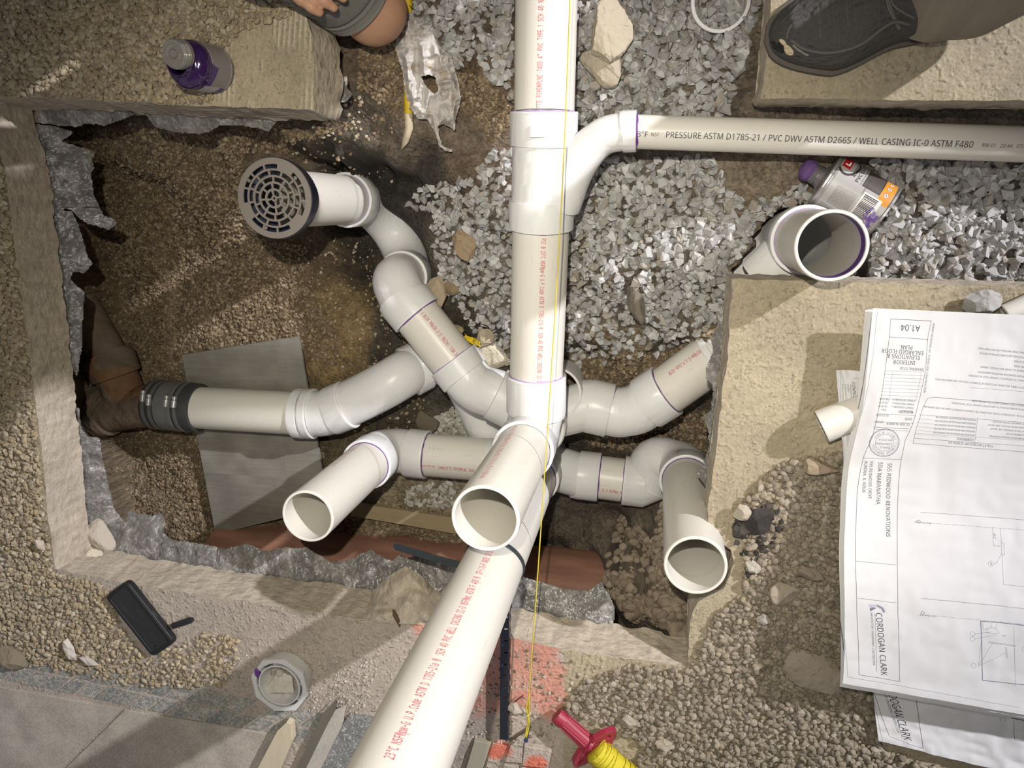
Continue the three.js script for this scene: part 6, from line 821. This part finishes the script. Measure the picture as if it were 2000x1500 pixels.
// ---------------------------------------------------------------- the person kneeling at the upper edge
{
  const K = W(722, 18, -0.105), P = thing('person', 'person kneeling at the top edge in grey shorts, bare knee, hand on thigh', 'person', v3(K.x, 0, K.z));
  const o = (x, y, z) => v3(x, y, z), k0 = o(0, K.y, 0), hip = W(520, -170, 0.12).sub(P.position), hip2 = hip.clone().add(o(-0.02, 0.06, -0.34)), kn2 = hip2.clone().add(o(0.40, -0.05, 0.02)), pel = hip.clone().lerp(hip2, 0.5).add(o(-0.03, 0.08, 0)), ch = pel.clone().add(o(0.06, 0.40, 0)), nk = ch.clone().add(o(0.03, 0.2, 0)), hd = nk.clone().add(o(0.04, 0.13, 0)), f = v3(1, 0, 0), r = v3(0, 0, 1);
  const ft = W(652, -2, 0.075).sub(P.position), fd = v3(0.82, -0.16, 0.57).normalize(), nr = v3(0.2, 0.95, 0.1).addScaledVector(fd, -v3(0.2, 0.95, 0.1).dot(fd)).normalize(), sd = nr.clone().cross(fd).normalize(), wr = ft.clone().addScaledVector(fd, -0.155).add(v3(0, 0.022, 0)), sh = ch.clone().add(o(0.02, 0.13, 0.19)), el = sh.clone().lerp(wr, 0.5).add(o(-0.1, 0.02, 0.06));
  const bones = [[k0.clone().add(o(0.012, 0.012, 0.004)), k0.clone().lerp(hip, 0.35), 0.062, 0.062], [k0.clone().lerp(hip, 0.35), hip, 0.062, 0.088], [k0.clone().add(o(0.0, -0.015, 0)), o(-0.06, -0.13, -0.40), 0.054, 0.038], [o(-0.06, -0.13, -0.40), o(-0.02, -0.16, -0.5), 0.036, 0.03], [hip2, kn2, 0.09, 0.06], [kn2, kn2.clone().add(o(0.02, -0.38, -0.02)), 0.056, 0.04], [kn2.clone().add(o(0.02, -0.38, -0.02)), kn2.clone().add(o(0.16, -0.41, 0)), 0.035, 0.03], [hip, hip2, 0.1, 0.1], [pel, ch, 0.13, 0.15], [ch, nk, 0.1, 0.055], [nk, hd, 0.052, 0.05], [sh, el, 0.05, 0.04], [el, wr, 0.04, 0.027], [ch.clone().add(o(0.02, 0.13, -0.19)), ch.clone().add(o(0.08, -0.14, -0.26)), 0.05, 0.04], [ch.clone().add(o(0.08, -0.14, -0.26)), kn2.clone().add(o(-0.06, 0.11, 0)), 0.04, 0.028]];
  part('body', planar(mergeGeometries([blob(bones, 0.013, 0.03), blob(headBones(hd, f, r), 0.008, 0.02), blob(handBones(wr, fd, sd, nr, 1, 0.25), 0.004, 0.007), blob(handBones(kn2.clone().add(o(-0.06, 0.11, 0)), v3(0.95, -0.3, 0).normalize(), v3(0, 0, 1), v3(0.3, 0.95, 0)), 0.0045, 0.008)].map(bare))), skinM, P);
  face(P, hd, f, r, mat(col(0.03, 0.022, 0.018), 0.8));
  const ax = hip.clone().sub(k0), hemT = 0.155, cloth = mat(col(0.15, 0.145, 0.13), 0.92, { bumpMap: faceBump, bumpScale: 0.004 }), rad = t => lerp(0.070, 0.108, t);
  const st = []; for (let i = 0; i <= 26; i++) { const t = hemT + (1 - hemT) * i / 26; st.push([k0.clone().addScaledVector(ax, t).add(v3(0, 0.004 + 0.002 * Math.sin(i * 1.3), 0)), rad(t) + 0.0025 * Math.sin(i * 2.1)]); }
  part('shorts', planar(mergeGeometries([bare(sweep(st, 40)), bare(blob([[hip, hip2, 0.125, 0.125], [pel, pel.clone().add(o(0.01, 0.1, 0)), 0.14, 0.14], [hip2, hip2.clone().lerp(kn2, 0.75), 0.115, 0.08]], 0.018, 0.03))])), cloth, P);
  for (const [q, w] of [[0.0, 0.004], [0.03, 0.0016], [0.075, 0.0018]]) { const t = hemT + q, c = k0.clone().addScaledVector(ax, t).add(v3(0, 0.004, 0)), dd = ax.clone().normalize(); part('hem', crease(sweep([[c.clone().addScaledVector(dd, -w), rad(t) - 0.002], [c.clone().addScaledVector(dd, -w), rad(t) + 0.003], [c.clone().addScaledVector(dd, w), rad(t) + 0.0035], [c.clone().addScaledVector(dd, w), rad(t) - 0.001]], 40), 0.4), mat(col(0.20, 0.195, 0.175), 0.9), P); }
  part('shirt', planar(blob([[pel.clone().add(o(0, 0.05, 0)), ch, 0.145, 0.165], [ch, ch.clone().add(o(0.02, 0.13, 0)), 0.14, 0.09], [ch.clone().add(o(0.02, 0.13, 0.17)), ch.clone().add(o(0.02, 0.13, -0.17)), 0.072, 0.072], [sh, sh.clone().lerp(el, 0.6), 0.066, 0.056]], 0.018, 0.04)), mat(col(0.10, 0.11, 0.12), 0.9), P);
}

// ---------------------------------------------------------------- lamps
{
  const wl = thing('work_light', 'small round site work light on a thin stand beyond the right edge', 'lamp', v3(LAMP_AT.x, 0, LAMP_AT.z));
  part('stand', rod(v3(0, 0, 0), v3(0, LAMP_AT.y - 0.05, 0), 0.012), mat(col(0.05, 0.05, 0.05), 0.5), wl);
  part('lamp_head', crease(sweep([[v3(0.06, LAMP_AT.y, 0), 0.03], [v3(0.005, LAMP_AT.y, 0), 0.05], [v3(0.005, LAMP_AT.y, 0), 0.001]], 24), 0.4), mat(col(0.05, 0.05, 0.05), 0.5), wl);
  const bulb = part('bulb', new THREE.SphereGeometry(0.05, 20, 14).translate(-0.03, LAMP_AT.y, 0), new THREE.MeshStandardMaterial({ color: 0xffffff, emissive: 0xfbf9ff, emissiveIntensity: 6 }), wl);
  const l = new THREE.SpotLight(0xfbf9ff, LAMP_POWER, 0, 0.44, 0.3, 2); l.position.set(-0.095, LAMP_AT.y - 0.04, 0.06); l.castShadow = true; l.shadow.radius = 3.2; wl.add(l); l.target.position.set(-0.3 - LAMP_AT.x, -0.1, 0.55 - LAMP_AT.z); wl.add(l.target);
  const hl = thing('hand_lamp', 'small hand lamp held over the trench above the picture', 'lamp', HEAD_AT);
  part('lamp_body', crease(sweep([[v3(0, 0.03, 0), 0.018], [v3(0, 0.15, -0.02), 0.016]], 20, [true, true]), 0.4), mat(col(0.03, 0.03, 0.03), 0.5), hl);
  part('bulb', new THREE.SphereGeometry(0.012, 16, 12), new THREE.MeshStandardMaterial({ color: 0xffffff, emissive: 0xfff7e6, emissiveIntensity: 6 }), hl);
  const s = new THREE.SpotLight(0xfff7e6, HEAD_POWER, 0, 0.66, 1.0, 2); s.castShadow = true; s.shadow.radius = 0.6; const tgt = W(960, 780, -0.4).sub(HEAD_AT); s.target.position.copy(tgt); s.position.set(0, -0.014, 0); hl.add(s); hl.add(s.target);
}
// the room above: four walls and a ceiling with two light panels
{
  const wm = mat(col(0.30, 0.30, 0.30), 0.9), X0 = -2.6, X1 = 6.0, Z0 = -4.5, Z1 = 2.6, Hc = 3.8, T = 0.1;
  const box = (name, sx, sy, sz, x, y, z) => { const m = prep(new THREE.Mesh(new THREE.BoxGeometry(sx, sy, sz).translate(x, y, z), wm)); m.name = name; m.userData.kind = 'structure'; scene.add(m); };
  box('wall_left', T, Hc + 0.7, Z1 - Z0 + 2 * T, X0 - T / 2, Hc / 2 - 0.35, (Z0 + Z1) / 2); box('wall_right', T, Hc + 0.7, Z1 - Z0 + 2 * T, X1 + T / 2, Hc / 2 - 0.35, (Z0 + Z1) / 2);
  box('wall_back', X1 - X0, Hc + 0.7, T, (X0 + X1) / 2, Hc / 2 - 0.35, Z0 - T / 2); box('wall_front', X1 - X0, Hc + 0.7, T, (X0 + X1) / 2, Hc / 2 - 0.35, Z1 + T / 2);
  box('ceiling', X1 - X0 + 2 * T, T, Z1 - Z0 + 2 * T, (X0 + X1) / 2, Hc + T / 2, (Z0 + Z1) / 2);
  for (const [x, z, w] of [[-1.0, 0.9, 'left'], [0.7, 0.3, 'right']]) {
    const p = thing('ceiling_panel', `square white ceiling light panel on the ${w} side of the ceiling`, 'ceiling light', v3(x, Hc - 0.012, z));
    part('diffuser', new RoundedBoxGeometry(0.6, 0.02, 0.6, 2, 0.004), new THREE.MeshStandardMaterial({ color: 0xffffff, emissive: 0xf2f2f6, emissiveIntensity: 1.2 }), p);
    const a = new THREE.RectAreaLight(0xf4f3f6, CEILING_POWER, 0.6, 0.6); a.position.set(0, -0.014, 0); a.rotation.x = -Math.PI / 2; p.add(a);
  }
}
renderer.render(scene, camera);
